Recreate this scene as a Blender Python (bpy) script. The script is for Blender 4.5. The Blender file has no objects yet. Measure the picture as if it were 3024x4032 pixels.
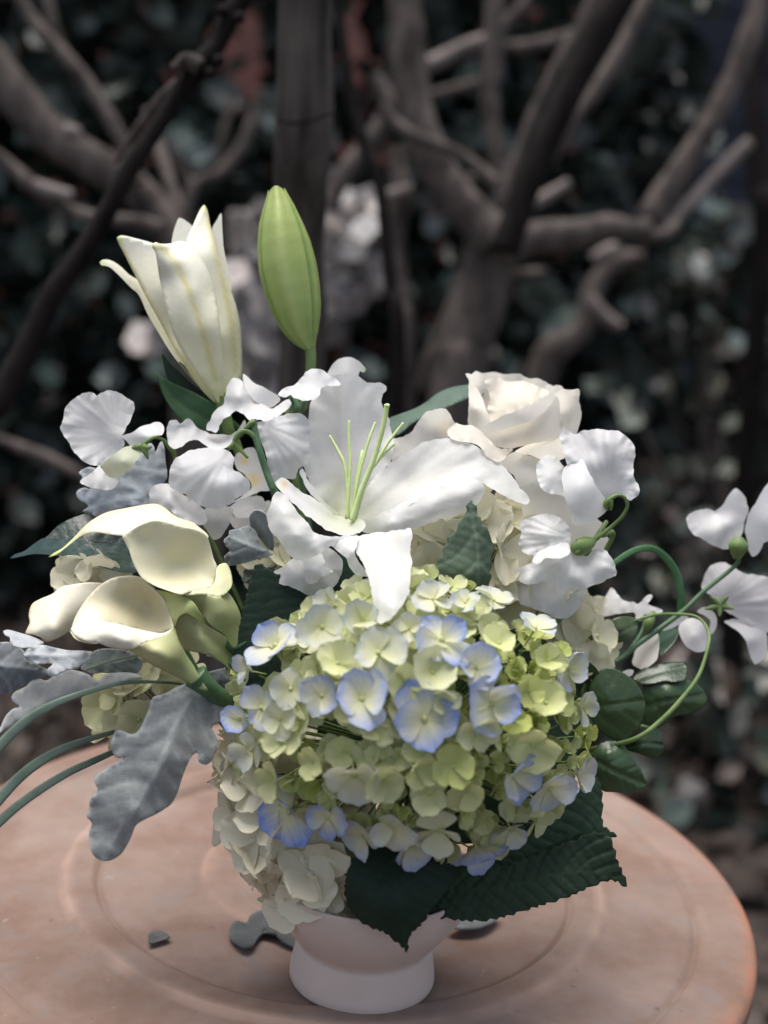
import bpy, math, random
import numpy as np
from mathutils import Vector, Matrix, noise
from mathutils.geometry import delaunay_2d_cdt
random.seed(7); np.random.seed(7)
S = bpy.context.scene
C = S.collection

# ------------------------------------------------------------------ camera
PITCH, ROLL = math.radians(13.28), math.radians(4.29)
TABLE_Z, CAM_H = 0.72, 0.547
F_PX = 5468.0                                  # focal length in pixels of the 3024 x 4032 photograph
cF = np.array([0, math.cos(PITCH), -math.sin(PITCH)])
cU0 = np.array([0, math.sin(PITCH), math.cos(PITCH)]); cR0 = np.array([1.0, 0, 0])
cX = math.cos(ROLL)*cR0 + math.sin(ROLL)*cU0
cY = -math.sin(ROLL)*cR0 + math.cos(ROLL)*cU0
CAM = np.array([0, 0, TABLE_Z + CAM_H])
cd = bpy.data.cameras.new('camera'); cam = bpy.data.objects.new('camera', cd); C.objects.link(cam)
m = Matrix.Identity(4)
for i in range(3):
    m[i][0], m[i][1], m[i][2], m[i][3] = cX[i], cY[i], -cF[i], CAM[i]
cam.matrix_world = m
cd.sensor_fit = 'VERTICAL'; cd.sensor_height = 36; cd.sensor_width = 27
cd.lens = F_PX/4032*36
cd.clip_start = 0.05; cd.clip_end = 200
cd.dof.use_dof = True; cd.dof.focus_distance = 0.94; cd.dof.aperture_fstop = 3.2
S.camera = cam

# ------------------------------------------------------------------ light: bright overcast from above
SUN_EL, SUN_AZ = math.radians(78), math.radians(-45)   # azimuth clockwise from +Y
w = bpy.data.worlds.new('World'); S.world = w; w.use_nodes = True
nt = w.node_tree; bg = nt.nodes['Background']
sky = nt.nodes.new('ShaderNodeTexSky'); sky.sky_type = 'NISHITA'; sky.sun_disc = False
sky.sun_elevation = SUN_EL; sky.sun_rotation = SUN_AZ
sky.dust_density = 2.0; sky.air_density = 0.6; sky.ozone_density = 0.5
hs = nt.nodes.new('ShaderNodeHueSaturation'); hs.inputs['Saturation'].default_value = .55     # a greyed, overcast sky
nt.links.new(sky.outputs[0], hs.inputs['Color']); nt.links.new(hs.outputs[0], bg.inputs[0]); bg.inputs[1].default_value = 0.07
sl = bpy.data.lights.new('sun', 'SUN'); sl.energy = 1.5; sl.angle = math.radians(50); sl.color = (1.0, 0.955, 0.90)
sun = bpy.data.objects.new('sun', sl); C.objects.link(sun)
sd = Vector((math.sin(SUN_AZ)*math.cos(SUN_EL), math.cos(SUN_AZ)*math.cos(SUN_EL), math.sin(SUN_EL)))
sun.rotation_euler = sd.to_track_quat('Z', 'Y').to_euler(); sun.location = (0, 0, 6)
vs = S.view_settings; vs.view_transform = 'Standard'; vs.look = 'None'; vs.exposure = 1.76; vs.gamma = 1; vs.use_curve_mapping = False
S.cycles.max_bounces = 8; S.cycles.transmission_bounces = 6; S.cycles.diffuse_bounces = 5

# ------------------------------------------------------------------ helpers
def P(x, y, d):
    """point of the scene at photograph pixel (x, y) and distance d along the optical axis"""
    u = (x-1512)/F_PX; v = (2016-y)/F_PX
    return CAM + d*(cF + u*cX + v*cY)
def PP(X, Y, D):
    X, Y, D = np.broadcast_arrays(np.asarray(X, float), np.asarray(Y, float), np.asarray(D, float))
    u = (X-1512)/F_PX; v = (2016-Y)/F_PX
    return CAM + D[:, None]*(cF + u[:, None]*cX + v[:, None]*cY)
def on_plane(x, y, z):
    u = (x-1512)/F_PX; v = (2016-y)/F_PX
    d = cF + u*cX + v*cY
    return CAM + d*((z-CAM[2])/d[2])
VASE = on_plane(1423, 3848, TABLE_Z)
DV = float(np.dot(VASE-CAM, cF))
CROP = {'A': (0, 0, .9114), 'B': (1512, 0, .9114), 'C': (200, 1300, .66305), 'D': (1000, 1300, .60277), 'E': (1700, 1400, .79807),
        'F': (0, 1900, .66305), 'G': (0, 2500, .72333), 'H': (880, 2200, .91622), 'I': (2000, 2100, .61724), 'J': (0, 3000, .9114),
        'K': (1300, 3000, 1.03918), 'Z': (0, 0, 1.8228)}
def TX(c, pts):
    x0, y0, s = CROP[c]
    return [(x0+p[0]*s, y0+p[1]*s) + tuple(p[2:]) for p in pts]

MATS = {}
def nodes(name):
    mt = bpy.data.materials.new(name); mt.use_nodes = True
    n = mt.node_tree.nodes; l = mt.node_tree.links
    MATS[name] = mt
    return mt, n, l, n['Principled BSDF'], n['Material Output']
def N(n, t, **kw):
    x = n.new(t)
    for k, v in kw.items():
        if k in x.inputs.keys(): x.inputs[k].default_value = v
        else: setattr(x, k, v)
    return x
def ramp(n, stops):
    r = n.new('ShaderNodeValToRGB'); e = r.color_ramp.elements
    while len(e) > 1: e.remove(e[-1])
    e[0].position = stops[0][0]; e[0].color = (*stops[0][1], 1)
    for p, c in stops[1:]:
        q = e.new(p); q.color = (*c, 1)
    return r
def mix(n, l, a, b, f, mode='MIX'):
    x = n.new('ShaderNodeMix'); x.data_type = 'RGBA'; x.blend_type = mode
    for s, i in ((a, 6), (b, 7), (f, 0)):
        if isinstance(s, (int, float)): x.inputs[i].default_value = s
        elif isinstance(s, tuple): x.inputs[i].default_value = (*s, 1) if len(s) == 3 else s
        else: l.new(s, x.inputs[i])
    return x.outputs[2]

def petal_mat(name, trans=.46, rough=.5, bump=.22, scale=260, source='Col', spec=.3):
    mt, n, l, b, o = nodes(name)
    if source == 'Col':
        a = N(n, 'ShaderNodeAttribute', attribute_name='Col'); col = a.outputs['Color']
    else: col = source(n, l)
    tc = n.new('ShaderNodeTexCoord')
    nz = N(n, 'ShaderNodeTexNoise', Scale=70.0, Detail=3.0); l.new(tc.outputs['Object'], nz.inputs['Vector'])
    r = ramp(n, [(.3, (.93, .93, .92)), (.7, (1, 1, 1))]); l.new(nz.outputs[0], r.inputs[0])
    col = mix(n, l, col, r.outputs[0], 1.0, 'MULTIPLY')
    nz2 = N(n, 'ShaderNodeTexNoise', Scale=float(scale), Detail=4.0); l.new(tc.outputs['Object'], nz2.inputs['Vector'])
    bp = N(n, 'ShaderNodeBump', Strength=bump, Distance=.001); l.new(nz2.outputs[0], bp.inputs['Height'])
    l.new(col, b.inputs['Base Color']); b.inputs['Roughness'].default_value = rough; b.inputs['Specular IOR Level'].default_value = spec
    l.new(bp.outputs[0], b.inputs['Normal'])
    t = n.new('ShaderNodeBsdfTranslucent'); l.new(col, t.inputs[0]); l.new(bp.outputs[0], t.inputs['Normal'])
    ms = n.new('ShaderNodeMixShader'); ms.inputs[0].default_value = trans
    l.new(b.outputs[0], ms.inputs[1]); l.new(t.outputs[0], ms.inputs[2]); l.new(ms.outputs[0], o.inputs[0])
    return mt
def hyd_col(n, l):
    """sepal colour: object colour = (blue, green, value); the blue sits on the outer rim of each sepal"""
    oi = n.new('ShaderNodeObjectInfo'); sp = n.new('ShaderNodeSeparateColor'); l.new(oi.outputs['Color'], sp.inputs[0])
    uv = n.new('ShaderNodeUVMap'); uv.uv_map = 'UVMap'; su = n.new('ShaderNodeSeparateXYZ'); l.new(uv.outputs[0], su.inputs[0])
    tc = n.new('ShaderNodeTexCoord')
    mpx = n.new('ShaderNodeMapping'); mpx.inputs['Scale'].default_value = (7.0, 1.6, 1.0); l.new(tc.outputs['Object'], mpx.inputs[0]); vr = N(n, 'ShaderNodeVectorMath', operation='ADD'); l.new(mpx.outputs[0], vr.inputs[0]); l.new(oi.outputs['Random'], vr.inputs[1])
    nz = N(n, 'ShaderNodeTexNoise', Scale=1.6, Detail=4.0, Roughness=.62); l.new(vr.outputs[0], nz.inputs['Vector'])
    ad = N(n, 'ShaderNodeMath', operation='MULTIPLY_ADD'); l.new(nz.outputs[0], ad.inputs[0]); ad.inputs[1].default_value = .75; l.new(su.outputs[0], ad.inputs[2])
    rr = ramp(n, [(.6, (0, 0, 0)), (1.0, (.5, .5, .5)), (1.25, (1, 1, 1))]); l.new(ad.outputs[0], rr.inputs[0])
    r0 = N(n, 'ShaderNodeMapRange'); l.new(ad.outputs[0], r0.inputs[0]); r0.inputs[1].default_value = .56; r0.inputs[2].default_value = 1.28
    f = N(n, 'ShaderNodeMath', operation='MULTIPLY'); l.new(r0.outputs[0], f.inputs[0]); l.new(sp.outputs[0], f.inputs[1]); f.use_clamp = True
    cream = mix(n, l, (.82, .78, .62), (.58, .64, .17), sp.outputs[1])
    # base of the sepal a little greener
    r1 = N(n, 'ShaderNodeMapRange'); l.new(su.outputs[0], r1.inputs[0]); r1.inputs[1].default_value = 0; r1.inputs[2].default_value = .55; r1.inputs[3].default_value = .45; r1.inputs[4].default_value = 0
    r2 = N(n, 'ShaderNodeMath', operation='MULTIPLY_ADD'); l.new(sp.outputs[1], r2.inputs[0]); r2.inputs[1].default_value = 1.1; r2.inputs[2].default_value = .18; r2.use_clamp = True
    r3 = N(n, 'ShaderNodeMath', operation='MULTIPLY'); l.new(r1.outputs[0], r3.inputs[0]); l.new(r2.outputs[0], r3.inputs[1])
    c1 = mix(n, l, cream, (.50, .58, .20), r3.outputs[0])
    c2 = mix(n, l, c1, (.20, .30, .70), f.outputs[0])
    c3 = mix(n, l, (0, 0, 0), c2, sp.outputs[2])
    return c3
petal_mat('petal')
petal_mat('thick_petal', trans=.12, rough=.42, spec=.4)
petal_mat('sepal', trans=.30, source=hyd_col, bump=.15)

def leaf_mat(name, rough=.55, spec=.22, trans=.08, fuzz=False):
    mt, n, l, b, o = nodes(name)
    a = N(n, 'ShaderNodeAttribute', attribute_name='Col'); tc = n.new('ShaderNodeTexCoord')
    nz = N(n, 'ShaderNodeTexNoise', Scale=60.0 if not fuzz else 260.0, Detail=4.0); l.new(tc.outputs['Object'], nz.inputs['Vector'])
    r = ramp(n, [(.3, (.72, .76, .74)), (.72, (1.12, 1.1, 1.08))] if not fuzz else [(.3, (.86, .87, .88)), (.72, (1.06, 1.05, 1.04))]); l.new(nz.outputs[0], r.inputs[0])
    col = mix(n, l, a.outputs['Color'], r.outputs[0], 1.0, 'MULTIPLY')
    nz2 = N(n, 'ShaderNodeTexNoise', Scale=400.0 if not fuzz else 1400.0, Detail=3.0); l.new(tc.outputs['Object'], nz2.inputs['Vector'])
    bp = N(n, 'ShaderNodeBump', Strength=.25 if not fuzz else .6, Distance=.001); l.new(nz2.outputs[0], bp.inputs['Height'])
    l.new(col, b.inputs['Base Color']); b.inputs['Roughness'].default_value = rough; b.inputs['Specular IOR Level'].default_value = spec
    l.new(bp.outputs[0], b.inputs['Normal'])
    if fuzz: b.inputs['Sheen Weight'].default_value = .35; b.inputs['Sheen Roughness'].default_value = .5
    t = n.new('ShaderNodeBsdfTranslucent'); l.new(col, t.inputs[0])
    ms = n.new('ShaderNodeMixShader'); ms.inputs[0].default_value = trans
    l.new(b.outputs[0], ms.inputs[1]); l.new(t.outputs[0], ms.inputs[2]); l.new(ms.outputs[0], o.inputs[0])
    return mt
leaf_mat('leaf'); leaf_mat('glossy_leaf', rough=.28, spec=.5, trans=.04); leaf_mat('felt_leaf', rough=.85, spec=.1, trans=.05, fuzz=True)

def simple(name, c1, c2, scale=20, rough=.7, bump=.3, bscale=None, stretch=None, dist=.003, spec=.3):
    mt, n, l, b, o = nodes(name)
    tc = n.new('ShaderNodeTexCoord'); vec = tc.outputs['Object']
    if stretch:
        mp = n.new('ShaderNodeMapping'); mp.inputs['Scale'].default_value = stretch; l.new(vec, mp.inputs[0]); vec = mp.outputs[0]
    nz = N(n, 'ShaderNodeTexNoise', Scale=float(scale), Detail=6.0, Roughness=.6); l.new(vec, nz.inputs['Vector'])
    r = ramp(n, [(.32, c1), (.68, c2)]); l.new(nz.outputs[0], r.inputs[0]); l.new(r.outputs[0], b.inputs['Base Color'])
    nz2 = N(n, 'ShaderNodeTexNoise', Scale=float(bscale or scale*3), Detail=6.0); l.new(vec, nz2.inputs['Vector'])
    bp = N(n, 'ShaderNodeBump', Strength=bump, Distance=dist); l.new(nz2.outputs[0], bp.inputs['Height']); l.new(bp.outputs[0], b.inputs['Normal'])
    b.inputs['Roughness'].default_value = rough; b.inputs['Specular IOR Level'].default_value = spec
    return mt
simple('bark', (.030, .025, .0225), (.140, .117, .106), 30, .8, .6, 90, (1, 1, .35), .004, spec=.08)
simple('dark_bark', (.0055, .0046, .0042), (.019, .0155, .0145), 30, .8, .6, 90, (1, 1, .35), .004, spec=.08)
simple('pale_bark', (.13, .108, .10), (.26, .225, .21), 18, .8, .5, 60, (1, 1, .4), .004, spec=.08)
simple('stem_green', (.095, .155, .045), (.16, .23, .08), 80, .5, .1)
simple('dark_stem', (.045, .10, .05), (.09, .16, .08), 80, .5, .1)
simple('lime', (.48, .60, .22), (.60, .70, .36), 120, .5, .1)
simple('soil', (.028, .023, .020), (.085, .068, .060), 5, .95, .8, 40, None, .02, spec=.08)
simple('stone', (.20, .185, .18), (.36, .335, .33), 9, .9, .6, 30, None, .01)
simple('ceramic', (.52, .43, .385), (.58, .485, .435), 14, .55, .08, 300, None, .0008)
simple('slate', (.024, .028, .042), (.045, .052, .072), 3, .8, .3, 25)
simple('trim', (.10, .10, .11), (.16, .155, .16), 6, .7, .1)
simple('trunk_bark', (.026, .023, .0205), (.092, .081, .073), 40, .75, .7, 140, (1, 1, .12), .003, spec=.08)
simple('iron', (.02, .02, .02), (.05, .045, .04), 30, .6, .3)

def terracotta():
    mt, n, l, b, o = nodes('terracotta')
    tc = n.new('ShaderNodeTexCoord'); v = tc.outputs['Object']
    n1 = N(n, 'ShaderNodeTexNoise', Scale=9.0, Detail=8.0, Roughness=.62); l.new(v, n1.inputs['Vector'])
    r1 = ramp(n, [(.28, (.150, .096, .074)), (.45, (.188, .124, .098)), (.56, (.225, .160, .132)), (.72, (.262, .200, .174))]); l.new(n1.outputs[0], r1.inputs[0])
    n2 = N(n, 'ShaderNodeTexNoise', Scale=38.0, Detail=8.0, Roughness=.7); l.new(v, n2.inputs['Vector'])
    r2 = ramp(n, [(.36, (0, 0, 0)), (.5, (1, 1, 1))]); l.new(n2.outputs[0], r2.inputs[0])
    c = mix(n, l, (.205, .16, .142), r1.outputs[0], r2.outputs[0])
    c = mix(n, l, r1.outputs[0], c, .45)
    # chalky flecks and grey stains
    n3 = N(n, 'ShaderNodeTexNoise', Scale=60.0, Detail=5.0, Distortion=.6); l.new(v, n3.inputs['Vector'])
    r3 = ramp(n, [(.69, (0, 0, 0)), (.78, (.5, .5, .5))]); l.new(n3.outputs[0], r3.inputs[0])
    c = mix(n, l, c, (.36, .32, .30), r3.outputs[0])
    n4 = N(n, 'ShaderNodeTexNoise', Scale=17.0, Detail=6.0, Distortion=1.2); l.new(v, n4.inputs['Vector'])
    r4 = ramp(n, [(.56, (0, 0, 0)), (.74, (.6, .6, .6))]); l.new(n4.outputs[0], r4.inputs[0])
    c = mix(n, l, c, (.19, .165, .155), r4.outputs[0])
    n5 = N(n, 'ShaderNodeTexNoise', Scale=110.0, Detail=3.0); l.new(v, n5.inputs['Vector'])
    r5 = ramp(n, [(.70, (0, 0, 0)), (.76, (.8, .8, .8))]); l.new(n5.outputs[0], r5.inputs[0])
    c = mix(n, l, c, (.17, .09, .07), r5.outputs[0])
    # worn orange clay where the rim and the ring edges are rubbed
    a = N(n, 'ShaderNodeAttribute', attribute_name='Col'); sp = n.new('ShaderNodeSeparateColor'); l.new(a.outputs['Color'], sp.inputs[0])
    n6 = N(n, 'ShaderNodeTexNoise', Scale=26.0, Detail=5.0); l.new(v, n6.inputs['Vector'])
    r6 = ramp(n, [(.34, (.15, .15, .15)), (.6, (1, 1, 1))]); l.new(n6.outputs[0], r6.inputs[0])
    f = N(n, 'ShaderNodeMath', operation='MULTIPLY'); l.new(r6.outputs[0], f.inputs[0]); l.new(sp.outputs[0], f.inputs[1])
    c = mix(n, l, c, (.36, .16, .095), f.outputs[0])
    g = N(n, 'ShaderNodeMath', operation='MULTIPLY'); l.new(r6.outputs[0], g.inputs[0]); l.new(sp.outputs[1], g.inputs[1])
    c = mix(n, l, c, (.42, .30, .24), g.outputs[0])  # highlights along the ring ridges put into the colour as a paler tint
    l.new(c, b.inputs['Base Color']); b.inputs['Roughness'].default_value = .8; b.inputs['Specular IOR Level'].default_value = .14
    n7 = N(n, 'ShaderNodeTexNoise', Scale=160.0, Detail=6.0); l.new(v, n7.inputs['Vector'])
    bp = N(n, 'ShaderNodeBump', Strength=.35, Distance=.0012); l.new(n7.outputs[0], bp.inputs['Height']); l.new(bp.outputs[0], b.inputs['Normal'])
terracotta()
def brick_mat():
    mt, n, l, b, o = nodes('brick')
    tc = n.new('ShaderNodeTexCoord'); mp = n.new('ShaderNodeMapping'); mp.inputs['Rotation'].default_value = (math.radians(90), 0, 0); l.new(tc.outputs['Object'], mp.inputs[0])
    t = N(n, 'ShaderNodeTexBrick', Scale=4.5); l.new(mp.outputs[0], t.inputs[0])
    t.inputs[1].default_value = (.40, .15, .12, 1); t.inputs[2].default_value = (.30, .12, .10, 1); t.inputs[3].default_value = (.24, .19, .17, 1)
    l.new(t.outputs[0], b.inputs['Base Color']); b.inputs['Roughness'].default_value = .9
brick_mat()

def thing(name, label, cat, loc, group=None):
    o = bpy.data.objects.new(name, None); o.empty_display_size = .02; C.objects.link(o)
    o.location = Vector(loc); o['label'] = label; o['category'] = cat
    if group: o['group'] = group
    return o
def tag(o, label, cat, group=None, kind=None):
    if label: o['label'] = label
    if cat: o['category'] = cat
    if group: o['group'] = group
    if kind: o['kind'] = kind
    return o
def origin_of(o):
    p = Vector((0, 0, 0))
    while o is not None:
        p = p + o.location; o = o.parent
    return p
def mesh(name, V, Fc, mat, parent=None, col=None, uv=None, smooth=True, label=None):
    """one mesh object; V in world coordinates, stored relative to its own origin"""
    V = np.asarray(V, float)
    base = np.array(origin_of(parent)) if parent is not None else V.mean(0)
    me = bpy.data.meshes.new(name)
    me.from_pydata((V-base).tolist(), [], [tuple(int(i) for i in f) for f in Fc])
    if smooth: me.polygons.foreach_set('use_smooth', [True]*len(me.polygons))
    if col is not None:
        a = me.color_attributes.new('Col', 'FLOAT_COLOR', 'POINT')
        cc = np.ones((len(V), 4)); cc[:, :3] = col
        a.data.foreach_set('color', cc.ravel())
    if uv is not None:
        u = me.uv_layers.new(name='UVMap'); li = np.zeros(len(me.loops), int); me.loops.foreach_get('vertex_index', li)
        u.data.foreach_set('uv', np.asarray(uv)[li].ravel())
    me.materials.append(MATS[mat])
    me.validate(); me.update()
    o = bpy.data.objects.new(name, me); C.objects.link(o)
    if parent is not None: o.parent = parent
    else: o.location = Vector(base)
    if label: o['label'] = label
    return o

def catmull(pts, n=10, closed=False):
    p = np.asarray(pts, float); out = []
    k = len(p)
    segs = k if closed else k-1
    for i in range(segs):
        if closed: a, b, c, d = p[(i-1) % k], p[i], p[(i+1) % k], p[(i+2) % k]
        else: a, b, c, d = p[max(i-1, 0)], p[i], p[i+1], p[min(i+2, k-1)]
        m1 = (c-a)*.5; m2 = (d-b)*.5
        # keep tangents from overshooting on uneven spacing
        L = np.linalg.norm((c-b)[:2]); 
        for mm in (m1, m2):
            q = np.linalg.norm(mm[:2])
            if q > 1.0*L and q > 1e-9: mm *= 1.0*L/q
        for t in np.arange(n)/n:
            h = t*t*(3-2*t)
            out.append((2*t**3-3*t*t+1)*b + (t**3-2*t*t+t)*m1 + (-2*t**3+3*t*t)*c + (t**3-t*t)*m2)
    if not closed: out.append(p[-1])
    return np.array(out)
def resample(p, step, closed=True):
    q = np.vstack([p, p[:1]]) if closed else p
    s = np.r_[0, np.cumsum(np.linalg.norm(np.diff(q[:, :2], axis=0), axis=1))]
    n = max(int(round(s[-1]/step)), 8)
    t = np.linspace(0, s[-1], n+1)[:n if closed else n+1]
    return np.array([np.interp(t, s, q[:, i]) for i in range(q.shape[1])]).T, s[-1]
def inside(poly, X, Y):
    r = np.zeros(len(X), bool); n = len(poly); j = n-1
    for i in range(n):
        xi, yi, xj, yj = poly[i, 0], poly[i, 1], poly[j, 0], poly[j, 1]
        if yi != yj:
            c = ((yi > Y) != (yj > Y)) & (X < (xj-xi)*(Y-yi)/(yj-yi)+xi); r ^= c
        j = i
    return r
def tps(keys, X, Y):
    K = np.asarray(keys, float)
    if len(K) == 0: return np.zeros(len(X))
    if len(K) < 3: return np.full(len(X), K[:, 2].mean())
    mx, sc = K[:, :2].mean(0), max(np.ptp(K[:, 0]), np.ptp(K[:, 1]), 1)
    k = (K[:, :2]-mx)/sc; x = (np.array([X, Y]).T-mx)/sc
    U = lambda r2: np.where(r2 > 1e-12, .5*r2*np.log(np.maximum(r2, 1e-12)), 0)
    n = len(k)
    A = np.zeros((n+3, n+3)); A[:n, :n] = U(((k[:, None]-k[None])**2).sum(-1)) + np.eye(n)*1e-3
    A[:n, n] = 1; A[:n, n+1:] = k; A[n, :n] = 1; A[n+1:, :n] = k.T
    A += np.eye(n+3)*1e-9
    wv = np.linalg.lstsq(A, np.r_[K[:, 2], 0, 0, 0], rcond=None)[0]
    z = U(((x[:, None]-k[None])**2).sum(-1)) @ wv[:n] + wv[n] + x @ wv[n+1:]
    return np.clip(z, K[:, 2].min()-14, K[:, 2].max()+14)
def polyline_coords(mid, X, Y):
    """arc length along and signed distance from a polyline"""
    m_ = resample(catmull(np.asarray(mid, float)[:, :2], 8), 6, False)[0]
    d2 = (X[:, None]-m_[None, :, 0])**2 + (Y[:, None]-m_[None, :, 1])**2
    j = d2.argmin(1); dist = np.sqrt(d2[np.arange(len(X)), j])
    t = np.gradient(m_, axis=0); t /= np.maximum(np.linalg.norm(t, axis=1), 1e-9)[:, None]
    sgn = np.sign((X-m_[j, 0])*t[j, 1]-(Y-m_[j, 1])*t[j, 0])
    return j*6.0, dist*sgn, len(m_)*6.0
def cnoise(V, sc, seed=0.0):
    return np.array([noise.noise((v[0]*sc+seed, v[1]*sc-seed, v[2]*sc+seed*.7)) for v in V])

def sheet(name, crop, pts, z=0.0, keys=(), mat='petal', parent=None, col=(.86, .86, .865), bulge=0.0, ruf=None, wob=(.0, .02), paint=None,
          mid=None, veins=None, teeth=None, step=None, label=None, thick=0.0, fine=None, groove=0.0, d0=None, fan=None):
    """a petal or leaf: the traced outline filled with a fine mesh that is bent in depth.
    keys: (x, y, mm) depth points, negative towards the camera; bulge: mm of belly; ruf: (mm, wavelength px) waves of the rim"""
    x0, y0, s = CROP[crop]
    pts = TX(crop, pts); keys = TX(crop, keys)
    size = max(np.ptp([p[0] for p in pts]), np.ptp([p[1] for p in pts]))
    st = step or max(min(size/34, 16), 5)
    dens = catmull([p[:2] for p in pts], 10, True)
    out, per = resample(dens, st)
    if teeth:                                     # (height px, wavelength px)
        out, per = resample(dens, min(st, teeth[1]/5))
        n = np.roll(out, -1, 0)-np.roll(out, 1, 0); n /= np.maximum(np.linalg.norm(n, axis=1), 1e-6)[:, None]
        area = np.sum(out[:, 0]*np.roll(out[:, 1], -1)-np.roll(out[:, 0], -1)*out[:, 1])
        sg = 1 if area > 0 else -1
        ph = np.arange(len(out))/len(out)*per/teeth[1]; ph = ph+.25*np.sin(ph*1.7)
        saw = (ph % 1.0); hgt = np.where(saw < .78, saw/.78, (1-saw)/.22)-.35
        out = out + sg*np.array([n[:, 1], -n[:, 0]]).T*(hgt*teeth[0])[:, None]
    if 'petal' in mat and 'thick' not in mat:      # slightly crinkled rim
        n = np.roll(out, -1, 0)-np.roll(out, 1, 0); n /= np.maximum(np.linalg.norm(n, axis=1), 1e-6)[:, None]; aa = np.arange(len(out))/len(out)*per; rr_ = 9.0
        k = np.array([noise.noise(Vector((out[i, 0]/34, out[i, 1]/34, z*50)))+.6*noise.noise(Vector((out[i, 0]/15, out[i, 1]/15, 5))) for i in range(len(out))])
        out = out+np.array([n[:, 1], -n[:, 0]]).T*(k*min(7.0, size*.018))[:, None]
    bx = np.arange(out[:, 0].min(), out[:, 0].max(), st); by = np.arange(out[:, 1].min(), out[:, 1].max(), st*.87)
    gx, gy = np.meshgrid(bx, by); gx = gx+(np.arange(len(by)) % 2)[:, None]*st*.5
    gx, gy = gx.ravel(), gy.ravel()
    ok = inside(out, gx, gy); gx, gy = gx[ok], gy[ok]
    if len(gx):
        dd = np.sqrt(((gx[:, None]-out[None, :, 0])**2+(gy[:, None]-out[None, :, 1])**2).min(1)); ok = dd > st*.55
        gx, gy = gx[ok], gy[ok]
    XY = np.vstack([out, np.array([gx, gy]).T]) if len(gx) else out
    nb = len(out)
    vv, _, ff, ov, _, _ = delaunay_2d_cdt([Vector(p) for p in XY], [(i, (i+1) % nb) for i in range(nb)], [], 1, 1e-5)
    XY = np.array([tuple(v) for v in vv]); X, Y = XY[:, 0], XY[:, 1]
    d2 = (X[:, None]-out[None, :, 0])**2+(Y[:, None]-out[None, :, 1])**2
    near = d2.argmin(1); ed = np.sqrt(d2.min(1)); e = ed/max(ed.max(), 1e-6)
    dz = tps(list(keys)+[p for p in pts if len(p) == 3], X, Y)
    if bulge: dz = dz - bulge*np.sqrt(np.clip(1-(1-e)**2, 0, 1))
    if ruf:
        arc = near/nb*per
        wgt = (1-np.clip(ed/(ed.max()*.75), 0, 1))**2
        dz = dz + ruf[0]*wgt*(np.sin(2*np.pi*arc/ruf[1]+1.3*np.sin(arc/ruf[1]*1.9))+.4*np.sin(2*np.pi*arc/ruf[1]*2.3+1))
    xc, yc = (X-x0)/s, (Y-y0)/s
    if fan:                                       # fine folds radiating from the claw of a petal: (cx, cy, folds, mm)
        th = np.arctan2(yc-fan[1], xc-fan[0]); rd = np.hypot(xc-fan[0], yc-fan[1]); rd = rd/rd.max()
        dz = dz + fan[3]*np.clip(rd*1.6, 0, 1)*(np.sin(th*fan[2]+2.2*np.sin(th*3.1)+rd*1.5)+.5*np.sin(th*fan[2]*2.3+1.7))
    colr = np.tile(np.asarray(col, float), (len(X), 1))
    if mid is not None:
        al, pe, L = polyline_coords(TX(crop, mid), X, Y); ap = np.abs(pe)
        if groove: dz = dz + groove*np.exp(-(ap/(st*1.6))**2)
        if veins:                                 # (spacing px, slant, relief mm, lightness)
            sp, sl_, rel, li = veins
            ph = ((al-sl_*ap)/sp + .12*np.sin(ap*.02+al*.013)) % 1.0
            vn = np.exp(-((ph-.5)/.13)**2)*np.clip(ap/8, 0, 1)
            dz = dz + rel*(vn-.25) + .35*rel*np.sin(ap*.09+al*.05)*np.sin(al*.11)
            mr = np.exp(-(ap/(11.0 if mat == 'felt_leaf' else 6.0))**2)
            colr = colr*(1+li*np.maximum(vn*.8, mr*1.3)[:, None])
        if paint is None and fine:
            colr = colr + np.exp(-(ap/fine[0])**2)[:, None]*(np.asarray(fine[1])-colr)*fine[2]
    D = (d0 if d0 is not None else DV+z)+dz/1000
    V = PP(X, Y, D)
    if wob[0]:
        k = cnoise(V, 1/wob[1], len(pts)*1.37+pts[0][0]*.01)
        V = PP(X, Y, D+wob[0]*(1 if mat == 'felt_leaf' else .45)/1000*k)
    if paint: colr = np.clip(paint(xc, yc, e, colr), 0, 1)
    # faces towards the camera
    F2 = []
    for f in ff:
        a, b, c = f[0], f[1], f[2]
        ar = (X[b]-X[a])*(Y[c]-Y[a])-(X[c]-X[a])*(Y[b]-Y[a])
        F2.append((a, b, c) if ar < 0 else (a, c, b))
    o = mesh(name, V, F2, mat, parent, np.clip(colr, 0, 1), np.array([e, e]).T, label=label)
    if thick:
        md = o.modifiers.new('thickness', 'SOLIDIFY'); md.thickness = thick; md.offset = -1
    return o

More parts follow.
